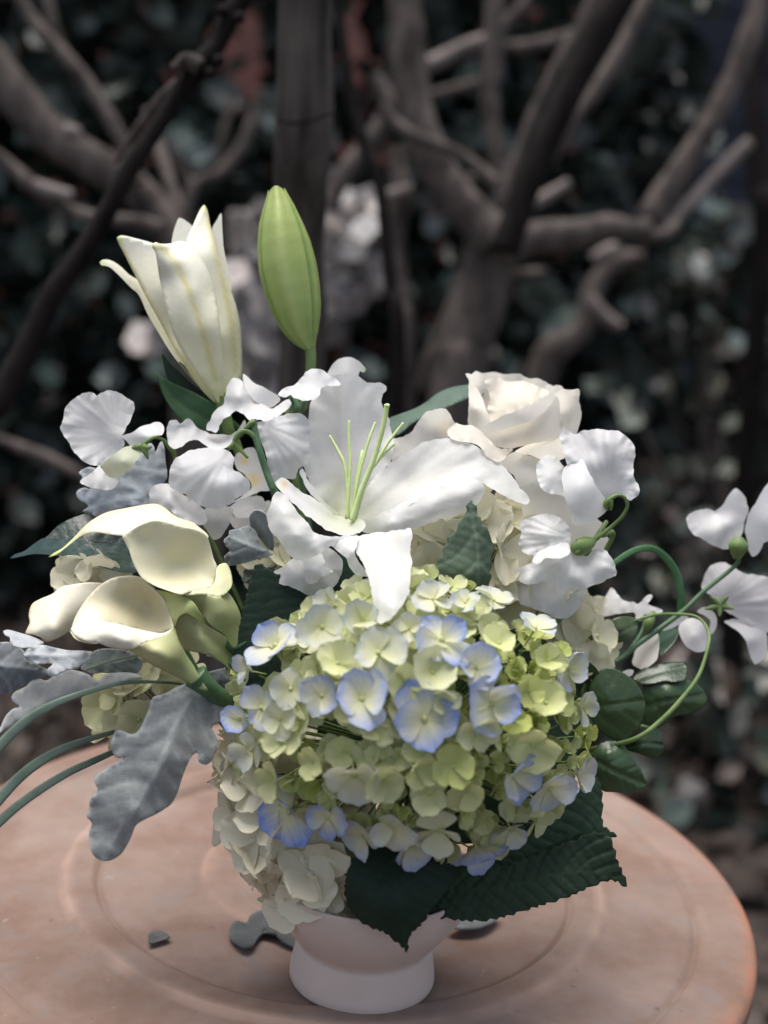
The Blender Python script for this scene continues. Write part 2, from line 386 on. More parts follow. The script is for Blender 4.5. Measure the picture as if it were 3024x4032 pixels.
def tube_geo(pts, rad, sides=10, rough=0.0, seed=0.0, cap=True, rs=9.0):
    p = np.asarray(pts, float); n = len(p); r = np.broadcast_to(np.asarray(rad, float), (n,)) if np.ndim(rad) else np.full(n, rad)
    t = np.gradient(p, axis=0); t /= np.maximum(np.linalg.norm(t, axis=1), 1e-9)[:, None]
    up = np.array([0, 0, 1.0]) if abs(t[0][2]) < .9 else np.array([1.0, 0, 0])
    a = np.cross(t[0], up); a /= np.linalg.norm(a); V = []
    for i in range(n):
        a = a-t[i]*np.dot(a, t[i]); a /= max(np.linalg.norm(a), 1e-9); b = np.cross(t[i], a)
        for k in range(sides):
            th = 2*math.pi*k/sides; dv = math.cos(th)*a+math.sin(th)*b
            q = r[i]
            if rough:
                q *= 1+rough*(noise.noise(Vector(p[i]+dv*r[i])*rs+Vector((seed, 0, 0)))+.5*noise.noise(Vector(p[i]+dv*r[i])*rs*3+Vector((seed, 3, 0))))
            V.append(p[i]+dv*q)
    Fc = []
    for i in range(n-1):
        for k in range(sides):
            k2 = (k+1) % sides
            Fc.append((i*sides+k, i*sides+k2, (i+1)*sides+k2, (i+1)*sides+k))
    if cap:
        Fc.append(tuple(range(sides-1, -1, -1))); Fc.append(tuple((n-1)*sides+k for k in range(sides)))
    return V, Fc
def tube(name, pts, rad, mat, parent=None, sides=8, n=8, **kw):
    """pts: world points (x, y, z) smoothed into a tapering tube"""
    p = np.asarray(pts, float)
    r = np.asarray(rad, float) if np.ndim(rad) else np.full(len(p), float(rad))
    if len(r) != len(p): r = np.interp(np.linspace(0, 1, len(p)), np.linspace(0, 1, len(r)), r)
    out = catm3(np.c_[p, r], n)
    V, Fc = tube_geo(out[:, :3], out[:, 3], sides, **kw)
    return mesh(name, V, Fc, mat, parent)
def catm3(p, n):
    out = []
    for i in range(len(p)-1):
        a, b, c, d = p[max(i-1, 0)], p[i], p[i+1], p[min(i+2, len(p)-1)]
        for t in np.arange(n)/n:
            out.append(.5*((2*b)+(-a+c)*t+(2*a-5*b+4*c-d)*t*t+(-a+3*b-3*c+d)*t**3))
    out.append(p[-1]); return np.array(out)
def lathe(name, prof, center, mat, parent=None, sides=96, colf=None):
    V = []; cl = []
    for i, q in enumerate(prof):
        for k in range(sides):
            th = 2*math.pi*k/sides
            V.append((center[0]+q[0]*math.cos(th), center[1]+q[0]*math.sin(th), center[2]+q[1])); cl.append(colf(q) if colf else (0, 0, 0))
    Fc = []
    for i in range(len(prof)-1):
        for k in range(sides):
            k2 = (k+1) % sides; Fc.append((i*sides+k, i*sides+k2, (i+1)*sides+k2, (i+1)*sides+k))
    return mesh(name, V, Fc, mat, parent, np.array(cl))

# ================================================================== SETTING
TC = (-0.017, 1.03, TABLE_Z)
def box_geo(x0, x1, y0, y1, z0, z1):
    V = [(x0, y0, z0), (x1, y0, z0), (x1, y1, z0), (x0, y1, z0), (x0, y0, z1), (x1, y0, z1), (x1, y1, z1), (x0, y1, z1)]
    return V, [(0, 3, 2, 1), (4, 5, 6, 7), (0, 1, 5, 4), (1, 2, 6, 5), (2, 3, 7, 6), (3, 0, 4, 7)]
def grid_ground():
    xs = np.r_[-40, -20, -8, np.linspace(-4, 4, 60), 8, 20, 40]; ys = np.r_[-30, -10, -3, np.linspace(0, 7, 60), 12, 25, 45]
    V = []; nx = len(xs)
    for y in ys:
        for x in xs:
            h = .035*noise.noise(Vector((x*1.3, y*1.3, 0)))+.012*noise.noise(Vector((x*6, y*6, 2))) if abs(x) < 4 and 0 < y < 7 else 0
            V.append((x, y, h-.03))
    Fc = [(j*nx+i, j*nx+i+1, (j+1)*nx+i+1, (j+1)*nx+i) for j in range(len(ys)-1) for i in range(nx-1)]
    return mesh('ground', V, Fc, 'soil')
tag(grid_ground(), 'dark bare garden soil under the trees', None, kind='structure')

LEAF_T = np.array([(0, 0, 0), (.28, .30, .03), (.30, .62, .0), (0, 1, -.10), (-.30, .62, .0), (-.28, .30, .03), (0, .35, -.05), (0, .68, -.06)])
LEAF_F = [(0, 1, 6), (1, 2, 7, 6), (2, 3, 7), (0, 6, 5), (6, 7, 4, 5), (7, 3, 4)]
def leaf_cloud(name, pos, size, cols, mat='glossy_leaf', parent=None, tilt=.8, seed=1, wide=1.0):
    r = np.random.RandomState(seed); n = len(pos); pos = np.asarray(pos)
    az = r.uniform(0, 2*np.pi, n); nrm = np.c_[np.cos(az)*tilt, np.sin(az)*tilt, r.uniform(.15, 1, n)]; nrm /= np.linalg.norm(nrm, axis=1)[:, None]
    a = r.normal(size=(n, 3)); a -= nrm*(a*nrm).sum(1)[:, None]; a /= np.linalg.norm(a, axis=1)[:, None]; b = np.cross(nrm, a)
    s = np.asarray(size)*r.uniform(.6, 1.35, n) if np.ndim(size) == 0 else np.asarray(size)
    T = LEAF_T
    V = pos[:, None]+s[:, None, None]*(T[None, :, 0:1]*wide*b[:, None]+(T[None, :, 1:2]-.5)*a[:, None]+T[None, :, 2:3]*nrm[:, None])
    cols = np.asarray(cols); c = cols[r.randint(0, len(cols), n)]*r.uniform(.6, 1.3, (n, 1))
    cc = np.repeat(c[:, None], 8, 1).reshape(-1, 3)
    Fc = [tuple(i*8+k for k in f) for i in range(n) for f in LEAF_F]
    return mesh(name, V.reshape(-1, 3), Fc, mat, parent, np.clip(cc, 0, 1), smooth=False)
G_DARK = [(.020, .031, .025), (.028, .041, .031), (.036, .050, .039), (.015, .024, .021)]
G_MIX = G_DARK+[(.115, .125, .098), (.095, .10, .068), (.078, .105, .088), (.13, .13, .115)]
BROWN = [(.05, .036, .03), (.08, .056, .046), (.11, .083, .072), (.035, .026, .022), (.14, .11, .098)]
PALE = [(.36, .375, .35), (.44, .415, .40), (.30, .34, .31)]

# far walls that close the garden
def brick_house():
    t = thing('brick_house', 'red brick house wall glimpsed through gaps in the dark hedge', 'house', (-1.9, 6.0, 0))
    V, Fc = box_geo(-5.5, .75, 6.0, 6.3, -.05, 5.0); mesh('wall', V, Fc, 'brick', t, smooth=False)
    V, Fc = box_geo(-5.6, .80, 5.88, 6.4, 5.0, 5.12); mesh('cornice', V, Fc, 'trim', t, smooth=False)
    V, Fc = box_geo(-5.5, .75, 5.94, 5.998, -.05, .3); mesh('plinth', V, Fc, 'stone', t, smooth=False)
brick_house()
def slate_house():
    t = thing('slate_house', 'dark blue grey boarded house beyond the trees at upper right', 'house', (2.8, 6.6, 0))
    V, Fc = box_geo(.76, 6.0, 6.6, 6.9, -.05, 5.0); mesh('wall', V, Fc, 'slate', t, smooth=False)
    for i in range(16):
        z = .2+i*.24; V, Fc = box_geo(.78, 5.98, 6.575, 6.598, z, z+.22); mesh('board', V, Fc, 'slate', t, smooth=False)
    for x in (1.05, 3.4):
        V, Fc = box_geo(x, x+.10, 6.54, 6.573, .9, 2.6); mesh('window_frame', V, Fc, 'trim', t, smooth=False)
slate_house()

r = np.random.RandomState(3)
def gap_ok(p):
    """openings in the hedge through which the brick shows"""
    q = p-CAM; d = q @ cF; x = 1512+F_PX*(q @ cX)/d; y = 2016-F_PX*(q @ cY)/d
    k = np.ones(len(p), bool)
    for gx, gy, rx, ry, keep in ((960, 220, 105, 210, .04), (1400, 175, 50, 190, .05), (60, 230, 60, 70, .25), (1345, 560, 50, 80, .2), (930, 480, 70, 90, .3)):
        k &= ~((((x-gx)/rx)**2+((y-gy)/ry)**2 < 1) & (r.uniform(size=len(p)) > keep))
    return k
def slab(n, x0, x1, y0, y1, z0, z1):
    return np.c_[r.uniform(x0, x1, n), r.uniform(y0, y1, n), r.uniform(z0, z1, n)]
p = slab(25000, -4.4, .75, 3.7, 4.6, 0, 2.7); p = p[gap_ok(p)]
o = leaf_cloud('hedge', p, .105, G_DARK, seed=4); tag(o, 'tall dark evergreen hedge closing the back of the garden', 'hedge', kind='stuff')
p = slab(3200, .55, 2.6, 4.4, 5.4, 0, 1.25); p = p[p[:, 2] < 1.12+.12*np.sin(p[:, 0]*7)]
o = leaf_cloud('undergrowth', p, .13, G_MIX+BROWN[:2], seed=5); tag(o, 'low dark undergrowth beyond the trees on the right', 'undergrowth', kind='stuff')
p = slab(3600, .2, 2.4, 2.6, 4.4, 0, .55); p = p[p[:, 2] < .28+.25*(p[:, 1]-2.6)/1.8+.08*np.sin(p[:, 0]*9)]
o = leaf_cloud('ground_cover', p, .095, G_MIX+BROWN[:3], seed=6); tag(o, 'mixed ivy ground cover on the soil at the right', 'ground cover', kind='stuff')
p = slab(4000, -2.2, 2.4, 1.5, 4.4, -.01, .05)
o = leaf_cloud('leaf_litter', p, .06, BROWN, seed=7, tilt=.5, mat='leaf'); tag(o, 'dry brown leaf litter scattered over the soil', 'leaf litter', kind='stuff')

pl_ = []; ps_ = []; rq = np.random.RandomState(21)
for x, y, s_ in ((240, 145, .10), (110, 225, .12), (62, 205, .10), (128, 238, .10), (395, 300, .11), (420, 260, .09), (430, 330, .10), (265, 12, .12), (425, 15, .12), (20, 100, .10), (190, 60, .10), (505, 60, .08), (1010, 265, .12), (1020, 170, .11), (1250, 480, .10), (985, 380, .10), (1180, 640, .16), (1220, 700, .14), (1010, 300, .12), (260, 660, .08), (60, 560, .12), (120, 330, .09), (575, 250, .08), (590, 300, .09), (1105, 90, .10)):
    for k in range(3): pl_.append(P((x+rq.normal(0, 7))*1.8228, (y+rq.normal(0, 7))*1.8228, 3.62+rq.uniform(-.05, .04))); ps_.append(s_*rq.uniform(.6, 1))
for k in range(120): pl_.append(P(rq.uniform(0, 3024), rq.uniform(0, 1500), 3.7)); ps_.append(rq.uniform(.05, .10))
o = leaf_cloud('light_tinted_leaves', np.array(pl_), np.array(ps_), [(.11, .145, .125), (.15, .185, .165), (.09, .12, .10), (.21, .24, .225)], seed=22, tilt=.9, wide=1.4); tag(o, 'leaves on the dark hedge face with caught light put into their paler colour', 'hedge', kind='stuff')  # light on the hedge face is put into these paler leaf colours
# a shrub with pale leaves: the soft pale discs at the right of the photograph
def pale_shrub(label, loc, spots, stems, cols, name='variegated_shrub', seed=11, size=.075):
    t = thing(name, label, 'shrub', loc)
    rr = np.random.RandomState(seed)
    pos = []; sz = []
    for x, y, d, s_ in spots:
        for k in range(3):
            pos.append(P(x+rr.normal(0, 12), y+rr.normal(0, 12), d+rr.normal(0, .03))); sz.append(s_)
    leaf_cloud('foliage', np.array(pos), np.array(sz), cols, 'leaf', t, .9, seed, 1.5)
    for a, b in stems:
        tube('stem', [np.array(loc), np.array(loc)*.4+P(*a)*.6+np.array((0, 0, .05)), P(*b)], [.012, .006], 'bark', t, 6, 4)
    return t
pale_shrub('pale leaved shrub below the branches at the far right', (1.15, 4.05, 0),
           [(2890, 850, 4, .10), (2920, 920, 4, .085), (2830, 800, 4, .08), (2600, 880, 4, .07), (2740, 1050, 4, .08), (2660, 1070, 3.9, .06), (2510, 1190, 3.8, .075), (2570, 1195, 3.8, .075),
            (2790, 1100, 4, .08), (2560, 1020, 3.9, .06), (2860, 1010, 4, .07), (2400, 880, 4, .05)],
           [((2600, 1300, 4), (2890, 850, 4)), ((2500, 1400, 4), (2540, 1190, 3.8)), ((2650, 1300, 4), (2740, 1050, 4))], PALE+[(.50, .455, .445)])
pale_shrub('low grey green shrub on the ground right of the rose', (.92, 3.2, 0),
           [(2505, 1630, 3.2, .065), (2430, 1570, 3.2, .05), (2640, 1530, 3.2, .05), (2820, 1510, 3.2, .055), (2990, 1480, 3.3, .06), (2905, 1660, 3.2, .045), (2650, 1840, 3.1, .05), (2600, 1960, 3, .05),
            (2850, 1850, 3.1, .045), (2350, 1520, 3.3, .05), (2780, 2480, 2.6, .035), (2930, 2300, 2.7, .04), (2700, 2050, 2.9, .04)],
           [((2600, 1800, 3.2), (2505, 1630, 3.2)), ((2800, 1800, 3.2), (2820, 1510, 3.2))], [(.15, .175, .15), (.20, .22, .19), (.17, .17, .14)], 'grey_shrub', 12)  # light caught by the low leaves is put into their paler colours

def pebble(name, c, rad, sc, mat='stone', seed=0.0, label=None, cat=None, group=None, nu=28, nv=18, amp=.34):
    V = []; Fc = []
    for j in range(nv+1):
        ph = math.pi*j/nv
        for i in range(nu):
            th = 2*math.pi*i/nu; q = Vector((math.sin(ph)*math.cos(th), math.sin(ph)*math.sin(th), math.cos(ph)))
            k = 1+amp*noise.noise(q*1.6+Vector((seed, 0, 0)))+amp*.5*noise.noise(q*4+Vector((0, seed, 0)))
            V.append((c[0]+q.x*rad*sc[0]*k, c[1]+q.y*rad*sc[1]*k, c[2]+q.z*rad*sc[2]*k))
    for j in range(nv):
        for i in range(nu): Fc.append((j*nu+i, (j+1)*nu+i, (j+1)*nu+(i+1) % nu, j*nu+(i+1) % nu))
    return tag(mesh(name, V, Fc, mat), label, cat, group)
def rock(x, y, d, wpx, hpx, label, seed, ground=True, mat='stone', name='boulder'):
    """a standing stone whose top reaches pixel row y"""
    top = P(x, y, d); wd = wpx*d/F_PX/2
    hz = top[2]/2+.02
    return pebble(name, (top[0], top[1], hz-.03), 1, (wd, wd*.8, hz), mat, seed, label, 'rock')
rw = np.random.RandomState(9); spots = []
for (x0, x1, y0, y1, n_) in ((705, 805, 455, 650, 46), (690, 760, 430, 520, 12), (775, 812, 430, 470, 4), (535, 600, 650, 830, 30), (525, 600, 455, 535, 14), (500, 545, 480, 620, 6), (690, 740, 640, 720, 5), (300, 370, 690, 740, 3)):
    for k in range(n_): spots.append((rw.uniform(x0, x1)*1.8228, rw.uniform(y0, y1)*1.8228, 2.9+rw.uniform(-.1, .1), rw.uniform(.055, .095)))
pale_shrub('whitish out of focus shrub behind the slim trunk and the green bud', (-.15, 2.75, 0), spots, [((1400, 1400, 2.9), (1390, 900, 2.9)), ((1200, 1400, 2.9), (1040, 1300, 2.9)), ((1200, 1300, 2.9), (1010, 900, 2.9))], [(.52, .475, .465), (.62, .58, .57), (.44, .41, .40), (.56, .50, .485)], 'pale_shrub', 15)
q = on_plane(2715, 3170, 0); pebble('garden_stone', (q[0], q[1], .02), .045, (.8, .9, .9), 'stone', 9.0, 'small white stone on the dark soil right of the table', 'stone')
for i, (x, y, rd) in enumerate(((2940, 2960, .05), (2860, 3480, .06), (3010, 3420, .05), (2700, 2900, .05), (2980, 3250, .035))):
    q = on_plane(x, y, 0); pebble('soil_clod', (q[0], q[1], .0), rd, (1.2, 1, .6), 'soil', 20.0+i, ('brown clod of earth beside the dark leaves at the right edge', 'brown clod of earth close behind the table rim at lower right', 'brown clod of earth at the right frame edge, just above the table rim', 'brown clod of earth below the round leaves', 'smallest brown clod of earth on the right soil')[i], 'clod', 'clods of earth beyond the table')

# ------------------------------------------------------------------ trees
def bpts(crop, pts, d):
    out = []
    for p in TX(crop, pts):
        dd = p[2] if len(p) > 2 else d
        out.append(P(p[0], p[1], dd))
    return out
def branch(parent, crop, pts, wd, d, mat='bark', name='branch', seed=0.0, rough=.10, sides=14, to_ground=False, rs=9.0):
    s = CROP[crop][2]; W = bpts(crop, pts, d)
    wds = np.interp(np.linspace(0, 1, len(pts)), np.linspace(0, 1, len(wd)), wd)
    rad = [w_*s*(p[2] if len(p) > 2 else d)/F_PX/2 for w_, p in zip(wds, pts)]
    if to_ground:
        q = W[-1]; prev = W[-2]; dr = q-prev
        foot = np.array([q[0]+dr[0]/max(abs(dr[2]), .05)*q[2]*.35, q[1], -.03]); W = W+[(q*.5+foot*.5), foot]; rad = rad+[rad[-1]*1.08, rad[-1]*1.35]
    return tube(name, W, rad, mat, parent, sides, 10, rough=rough, seed=seed, rs=rs)
def tree(label, crop, pts, wd, d, mat='bark', seed=0.0, ground=True):
    W = bpts(crop, pts, d); base = W[-1].copy(); base[2] = 0
    t = thing('tree', label, 'tree', base)
    branch(t, crop, pts, wd, d, mat, 'trunk', seed, to_ground=ground)
    return t
# slim straight trunk behind the bud
t1 = tree('straight slim grey brown trunk rising behind the green lily bud', 'A', [(1330, -320, 1.40), (1322, -120, 1.41), (1318, 60, 1.42), (1316, 300, 1.43), (1312, 480, 1.44), (1308, 640, 1.45), (1300, 850, 1.48), (1296, 1060, 1.51), (1302, 1300, 1.55), (1306, 1536, 1.6)],
          [236, 236, 238, 244, 254, 244, 228, 214, 206, 204], 1.45, 'trunk_bark', 1.0)
tube('leaf_scar', bpts('A', [(1200, 520), (1260, 530), (1340, 520), (1400, 500), (1440, 488)], 1.41), .0014, 'dark_bark', t1, 6, 4)
pebble_seed = 3
# dark diagonal bough at left
t2 = tree('dark leaning tree whose bare bough crosses the upper left diagonally', 'A',
          [(1160, -190), (1100, -90), (1030, 10), (975, 110), (925, 210), (850, 300), (800, 360), (720, 490), (650, 590), (560, 730), (480, 880), (390, 1040), (300, 1170), (235, 1260), (170, 1390), (95, 1540), (0, 1740), (-120, 2000)],
          [72, 82, 94, 88, 86, 110, 86, 80, 78, 80, 84, 88, 92, 98, 102, 106, 110, 116], 1.46, 'dark_bark', 2.0)
branch(t2, 'A', [(860, 290), (810, 262), (770, 285), (745, 296)], [84, 70, 52, 36], 1.44, 'bark', 'branch_stub', 3.0)
branch(t2, 'A', [(760, 360, 1.47), (700, 430, 1.52), (640, 510, 1.55), (590, 560, 1.58), (500, 700, 1.6)], [40, 60, 56, 40, 30], 1.6, 'bark', 'branch', 4.0)
for q in ((960, 45), (1035, 75), (945, 262), (905, 318)):
    branch(t2, 'A', [(q[0]-22, q[1]-6), (q[0], q[1]), (q[0]+22, q[1]+5)], [30, 58, 30], 1.445, 'dark_bark', 'knot', q[0]*.1)
# thin dark sapling right of the trunk
t3 = tree('thin dark sapling stem curving beside the straight trunk', 'A', [(1440, -160), (1462, 0), (1472, 150), (1500, 330), (1540, 520), (1590, 670), (1640, 800), (1665, 1000), (1690, 1250), (1720, 1536)], [40, 44, 52, 56, 58, 56, 54, 56, 60, 64], 1.85, 'dark_bark', 5.0)
# thick pale tree far left
t4 = tree('thick pale barked tree spreading low across the far left', 'A', [(-420, 60), (-200, 130), (-60, 240), (60, 400), (180, 545), (300, 640), (430, 720), (560, 800), (660, 890), (720, 960), (790, 1100), (830, 1300), (850, 1500)],
          [120, 140, 165, 175, 170, 160, 165, 160, 150, 150, 160, 180, 190], 2.35, 'bark', 6.0)
branch(t4, 'A', [(60, -120), (110, 40), (190, 150), (290, 250), (390, 380), (480, 520), (540, 640), (600, 790)], [60, 66, 68, 66, 70, 72, 70, 70], 2.3, 'bark', seed=7)
branch(t4, 'A', [(180, -120), (210, 20), (235, 130), (270, 220)], [46, 52, 50, 44], 2.4, 'bark', seed=8)
branch(t4, 'A', [(-120, 590), (0, 680), (70, 740), (150, 815), (240, 880), (360, 930), (480, 950), (600, 960), (700, 990)], [50, 56, 62, 70, 62, 58, 60, 62, 64], 2.2, 'bark', seed=9)
branch(t4, 'A', [(150, 800), (220, 825), (310, 845)], [60, 62, 48], 2.18, 'pale_bark', 'branch_stub', seed=10)
branch(t4, 'A', [(640, 480, 2.5), (690, 640, 2.45), (730, 780, 2.4), (780, 930, 2.37)], [48, 54, 56, 60], 2.4, 'bark', seed=11)
branch(t4, 'A', [(280, 560), (315, 570), (345, 585)], [56, 60, 40], 2.26, 'pale_bark', 'knot', seed=11.5)
# far tangle behind the diagonal bough
t5 = tree('thin far branches curving behind the diagonal bough', 'A', [(1130, 380), (1090, 520), (1040, 640), (950, 745), (840, 800), (800, 950), (790, 1200)], [34, 46, 52, 54, 56, 60, 60], 3.0, 'bark', 12.0)
branch(t5, 'A', [(1000, 420), (985, 500), (960, 600), (930, 700)], [30, 34, 36, 36], 3.05, seed=13)
branch(t5, 'A', [(740, 600), (780, 720), (830, 790)], [26, 30, 34], 3.05, seed=14)
# many branched tree at right
t6 = tree('many branched tree forking wide behind the rose', 'B', [(480, 1010), (470, 1080), (445, 1180), (410, 1300), (375, 1420), (345, 1536), (320, 1650)], [240, 240, 235, 225, 225, 230, 240], 2.5, 'bark', 15.0)
branch(t6, 'B', [(70, -200), (88, 0), (95, 160), (110, 330), (135, 480), (180, 640), (250, 770), (340, 890), (420, 980), (480, 1050)], [140, 150, 160, 160, 150, 160, 160, 170, 180, 190], 2.45, 'bark', seed=16)
branch(t6, 'B', [(-40, 330), (20, 440), (0, 520), (-60, 610), (-130, 700), (-200, 800), (-240, 900)], [70, 74, 80, 84, 84, 90, 90], 2.7, 'bark', seed=17)
branch(t6, 'B', [(-10, 470), (60, 540), (140, 590), (230, 625), (330, 670), (420, 735), (480, 790)], [48, 54, 52, 50, 50, 52, 54], 2.3, 'bark', seed=18)
branch(t6, 'B', [(480, -200), (478, 0), (475, 160), (466, 300), (455, 430), (470, 560), (490, 690), (505, 800), (520, 900)], [70, 84, 88, 84, 80, 76, 76, 80, 86], 2.6, 'bark', seed=19)
branch(t6, 'B', [(700, -110), (620, 0), (570, 60), (520, 110), (480, 170)], [50, 56, 58, 60, 60], 2.6, 'bark', seed=20)
branch(t6, 'B', [(150, 290), (210, 270), (270, 245), (340, 210), (410, 180), (460, 160)], [66, 70, 72, 70, 64, 56], 2.7, 'pale_bark', seed=21)  # lit look of this branch is put into its paler bark colour
branch(t6, 'B', [(170, 420), (250, 400), (330, 380), (410, 350)], [44, 48, 46, 40], 2.9, 'bark', seed=22)
branch(t6, 'B', [(520, 205), (620, 200), (720, 180), (800, 155), (900, 120)], [58, 62, 60, 54, 50], 2.8, 'bark', seed=23)
branch(t6, 'B', [(990, -170), (900, 0), (840, 130), (770, 240), (700, 380), (640, 500), (600, 620), (560, 740), (530, 860)], [50, 56, 60, 56, 52, 52, 50, 50, 50], 2.45, 'bark', seed=24)
branch(t6, 'B', [(1090, -170), (1010, 0), (930, 130), (850, 290), (780, 440), (710, 590), (650, 730), (600, 850), (560, 970), (520, 1080)], [150, 152, 148, 140, 132, 130, 128, 128, 130, 140], 2.05, 'dark_bark', 'branch', 25)
branch(t6, 'B', [(1210, -150), (1135, 0), (1070, 130), (1000, 260), (930, 370), (860, 470), (790, 570), (720, 680)], [70, 76, 78, 78, 74, 70, 66, 60], 2.3, 'bark', seed=26)
branch(t6, 'B', [(320, 790), (400, 770), (480, 740), (580, 700), (640, 670)], [54, 56, 52, 50, 46], 2.65, 'bark', seed=27)
branch(t6, 'B', [(640, 880), (700, 850), (760, 815), (800, 790)], [54, 56, 50, 44], 2.6, 'pale_bark', seed=28)
branch(t6, 'B', [(500, 1090), (600, 1040), (700, 1025), (800, 1015), (900, 1000), (980, 985), (1060, 1000), (1150, 985)], [150, 150, 150, 140, 128, 118, 104, 96], 2.4, 'bark', seed=29)
branch(t6, 'B', [(1680, -160), (1630, 0), (1590, 130), (1540, 270), (1480, 400), (1410, 530), (1340, 650), (1270, 760), (1200, 860), (1150, 950)], [90, 100, 104, 100, 100, 104, 110, 120, 130, 130], 2.5, 'bark', seed=30)
branch(t6, 'B', [(1580, 610), (1500, 690), (1430, 760), (1350, 850), (1270, 930), (1190, 1010)], [56, 62, 64, 64, 60, 60], 2.5, 'pale_bark', seed=31)
branch(t6, 'B', [(1060, 1040), (1140, 1030), (1220, 1010), (1280, 960)], [60, 64, 56, 44], 2.45, 'bark', seed=32)
branch(t6, 'B', [(540, 1200), (620, 1185), (700, 1175)], [52, 52, 40], 2.55, 'bark', 'branch_stub', seed=33)
branch(t6, 'B', [(340, 1180), (310, 1270), (280, 1350), (230, 1470), (190, 1560), (150, 1700)], [54, 56, 56, 58, 60, 60], 2.6, 'bark', seed=34)
# curling low branch and second trunk further right
t7 = tree('bent low tree stem curling below the forked tree', 'B', [(1120, 1120), (1040, 1120), (970, 1160), (910, 1240), (880, 1330), (860, 1420), (760, 1500), (690, 1600)], [70, 84, 92, 96, 96, 100, 120, 140], 2.9, 'bark', 35.0)
branch(t7, 'B', [(880, 1290), (930, 1350), (990, 1395), (1030, 1410)], [70, 66, 56, 44], 2.85, 'pale_bark', seed=36)
branch(t7, 'B', [(900, 1120), (950, 1090), (1010, 1060)], [50, 54, 44], 2.9, 'pale_bark', seed=37)
t8 = tree('knobbly pale tree stem between the sapling and the forked tree', 'B', [(60, 640), (65, 740), (80, 850), (55, 940), (50, 1100), (70, 1300), (90, 1536)], [70, 80, 110, 100, 90, 90, 96], 2.55, 'bark', 38.0)
branch(t8, 'B', [(10, 850), (70, 835), (125, 815)], [60, 70, 54], 2.5, 'pale_bark', 'branch_stub', seed=39)
t9 = tree('thin bare branch arching low behind the left sweet pea', 'C', [(-330, 640), (-200, 690), (-60, 740), (60, 800), (150, 850), (260, 930), (330, 1060)], [60, 66, 70, 72, 70, 60, 60], 2.2, 'bark', 40.0)
t10 = tree('dark trunk at the far right edge beyond the branches', 'Z', [(1650, -40), (1640, 100), (1632, 250), (1640, 400), (1650, 520)], [40, 44, 46, 48, 52], 2.8, 'dark_bark', 41.0)

# ------------------------------------------------------------------ table
tb = thing('terracotta_table', 'round weathered terracotta table with raised rings and a worn orange rim', 'table', (TC[0], TC[1], 0))
def table_prof():
    q = []
    def ad(r_, z, o=0, l=0): q.append((r_, z, o, l))
    for r_ in np.linspace(.0005, .076, 8): ad(r_, .0008)
    ad(.080, 0.0013); ad(.082, -0.0016, 0, .0); ad(.084, 0.0006, 0, .4); ad(.090, 0.0014); ad(.103, 0.0014, .1, .3); ad(.107, 0.0019, .15, .5); ad(.110, -0.0013); ad(.113, 0)
    for r_ in np.linspace(.12, .184, 7): ad(r_, 0)
    ad(.187, -0.0006); ad(.1885, -0.0035); ad(.190, -0.0032); ad(.1925, 0.0035, 0, .25); ad(.196, 0.0042); ad(.206, 0.0045); ad(.211, 0.0048, 0, .4); ad(.2145, 0.0045, .1, .9); ad(.2175, 0.0016, .1, .6); ad(.221, 0)
    for r_ in np.linspace(.23, .28, 6): ad(r_, 0)
    ad(.284, -.0002); ad(.2865, -.0034); ad(.289, -.0028); ad(.2915, .0004, .0, .2); ad(.30, .0003, .05); ad(.312, 0, .02); ad(.321, -.0004, .10); ad(.326, -.0012, .35); ad(.3305, -.0034, 1); ad(.3338, -.0070, 1); ad(.335, -.0115, .7); ad(.3345, -.020, .3); ad(.332, -.034, .2); ad(.322, -.038); ad(.30, -.034); ad(.05, -.034)
    return q
o = lathe('tabletop', [(a, b, c_, d_) for a, b, c_, d_ in table_prof()], TC, 'terracotta', tb, 160, lambda q: (q[2]*.9, q[3]*.6, 0))
lathe('pedestal', [(.055, -.04), (.05, -.12), (.06, -.3), (.085, -.48), (.12, -.6), (.17, -.69), (.19, -.75), (.01, -.75)], TC, 'terracotta', tb, 48)

# ------------------------------------------------------------------ compote vase
vb = thing('compote_vase', 'small pale pink ceramic footed bowl under the flowers', 'vase', tuple(VASE))
lathe('foot', [(.0005, .0008), (.047, .0008), (.0502, .0016), (.0513, .004), (.0509, .010), (.0492, .020), (.0478, .0285), (.0472, .0300), (.0458, .0305)], tuple(VASE), 'ceramic', vb, 80)
lathe('bowl', [(.0457, .0300), (.0462, .032), (.051, .038), (.0565, .045), (.0630, .054), (.0685, .063), (.0720, .073), (.0735, .084), (.0735, .0855), (.0722, .0861), (.071, .0845), (.066, .070), (.057, .056), (.04, .045), (.0005, .04)], tuple(VASE), 'ceramic', vb, 80)
MOUTH = VASE+np.array([0, 0, .072])

# ================================================================== BOUQUET
def bl(c, tgt, f): return c+np.asarray(f)[:, None]*(np.asarray(tgt, float)-c)
def gs(x, y, cx, cy, r_): return np.exp(-(((x-cx)**2+(y-cy)**2)/r_**2))
def sg(x, y, pts, w_):
    m_ = resample(catmull(np.asarray(pts, float), 8), 6, False)[0]
    return np.exp(-(((x[:, None]-m_[None, :, 0])**2+(y[:, None]-m_[None, :, 1])**2).min(1))/w_**2)
def Q(crop, x, y, z):
    x0, y0, s = CROP[crop]; return P(x0+x*s, y0+y*s, DV+z)
def stem_in(parent, p, rad=.0025, mat='dark_stem', name='stem', bend=.5):
    p = np.asarray(p); end = MOUTH+np.array([(p[0]-MOUTH[0])*.12, (p[1]-MOUTH[1])*.12, -.035])
    mid_ = p*(1-bend)+end*bend; mid_[2] = p[2]*.5+end[2]*.5-.0; 
    return tube(name, [p, mid_, end], rad, mat, parent, 8, 8)
WH = (.88, .88, .88); LIL = (.88, .88, .875); CREAM = (.86, .79, .64); IV = (.75, .71, .51)

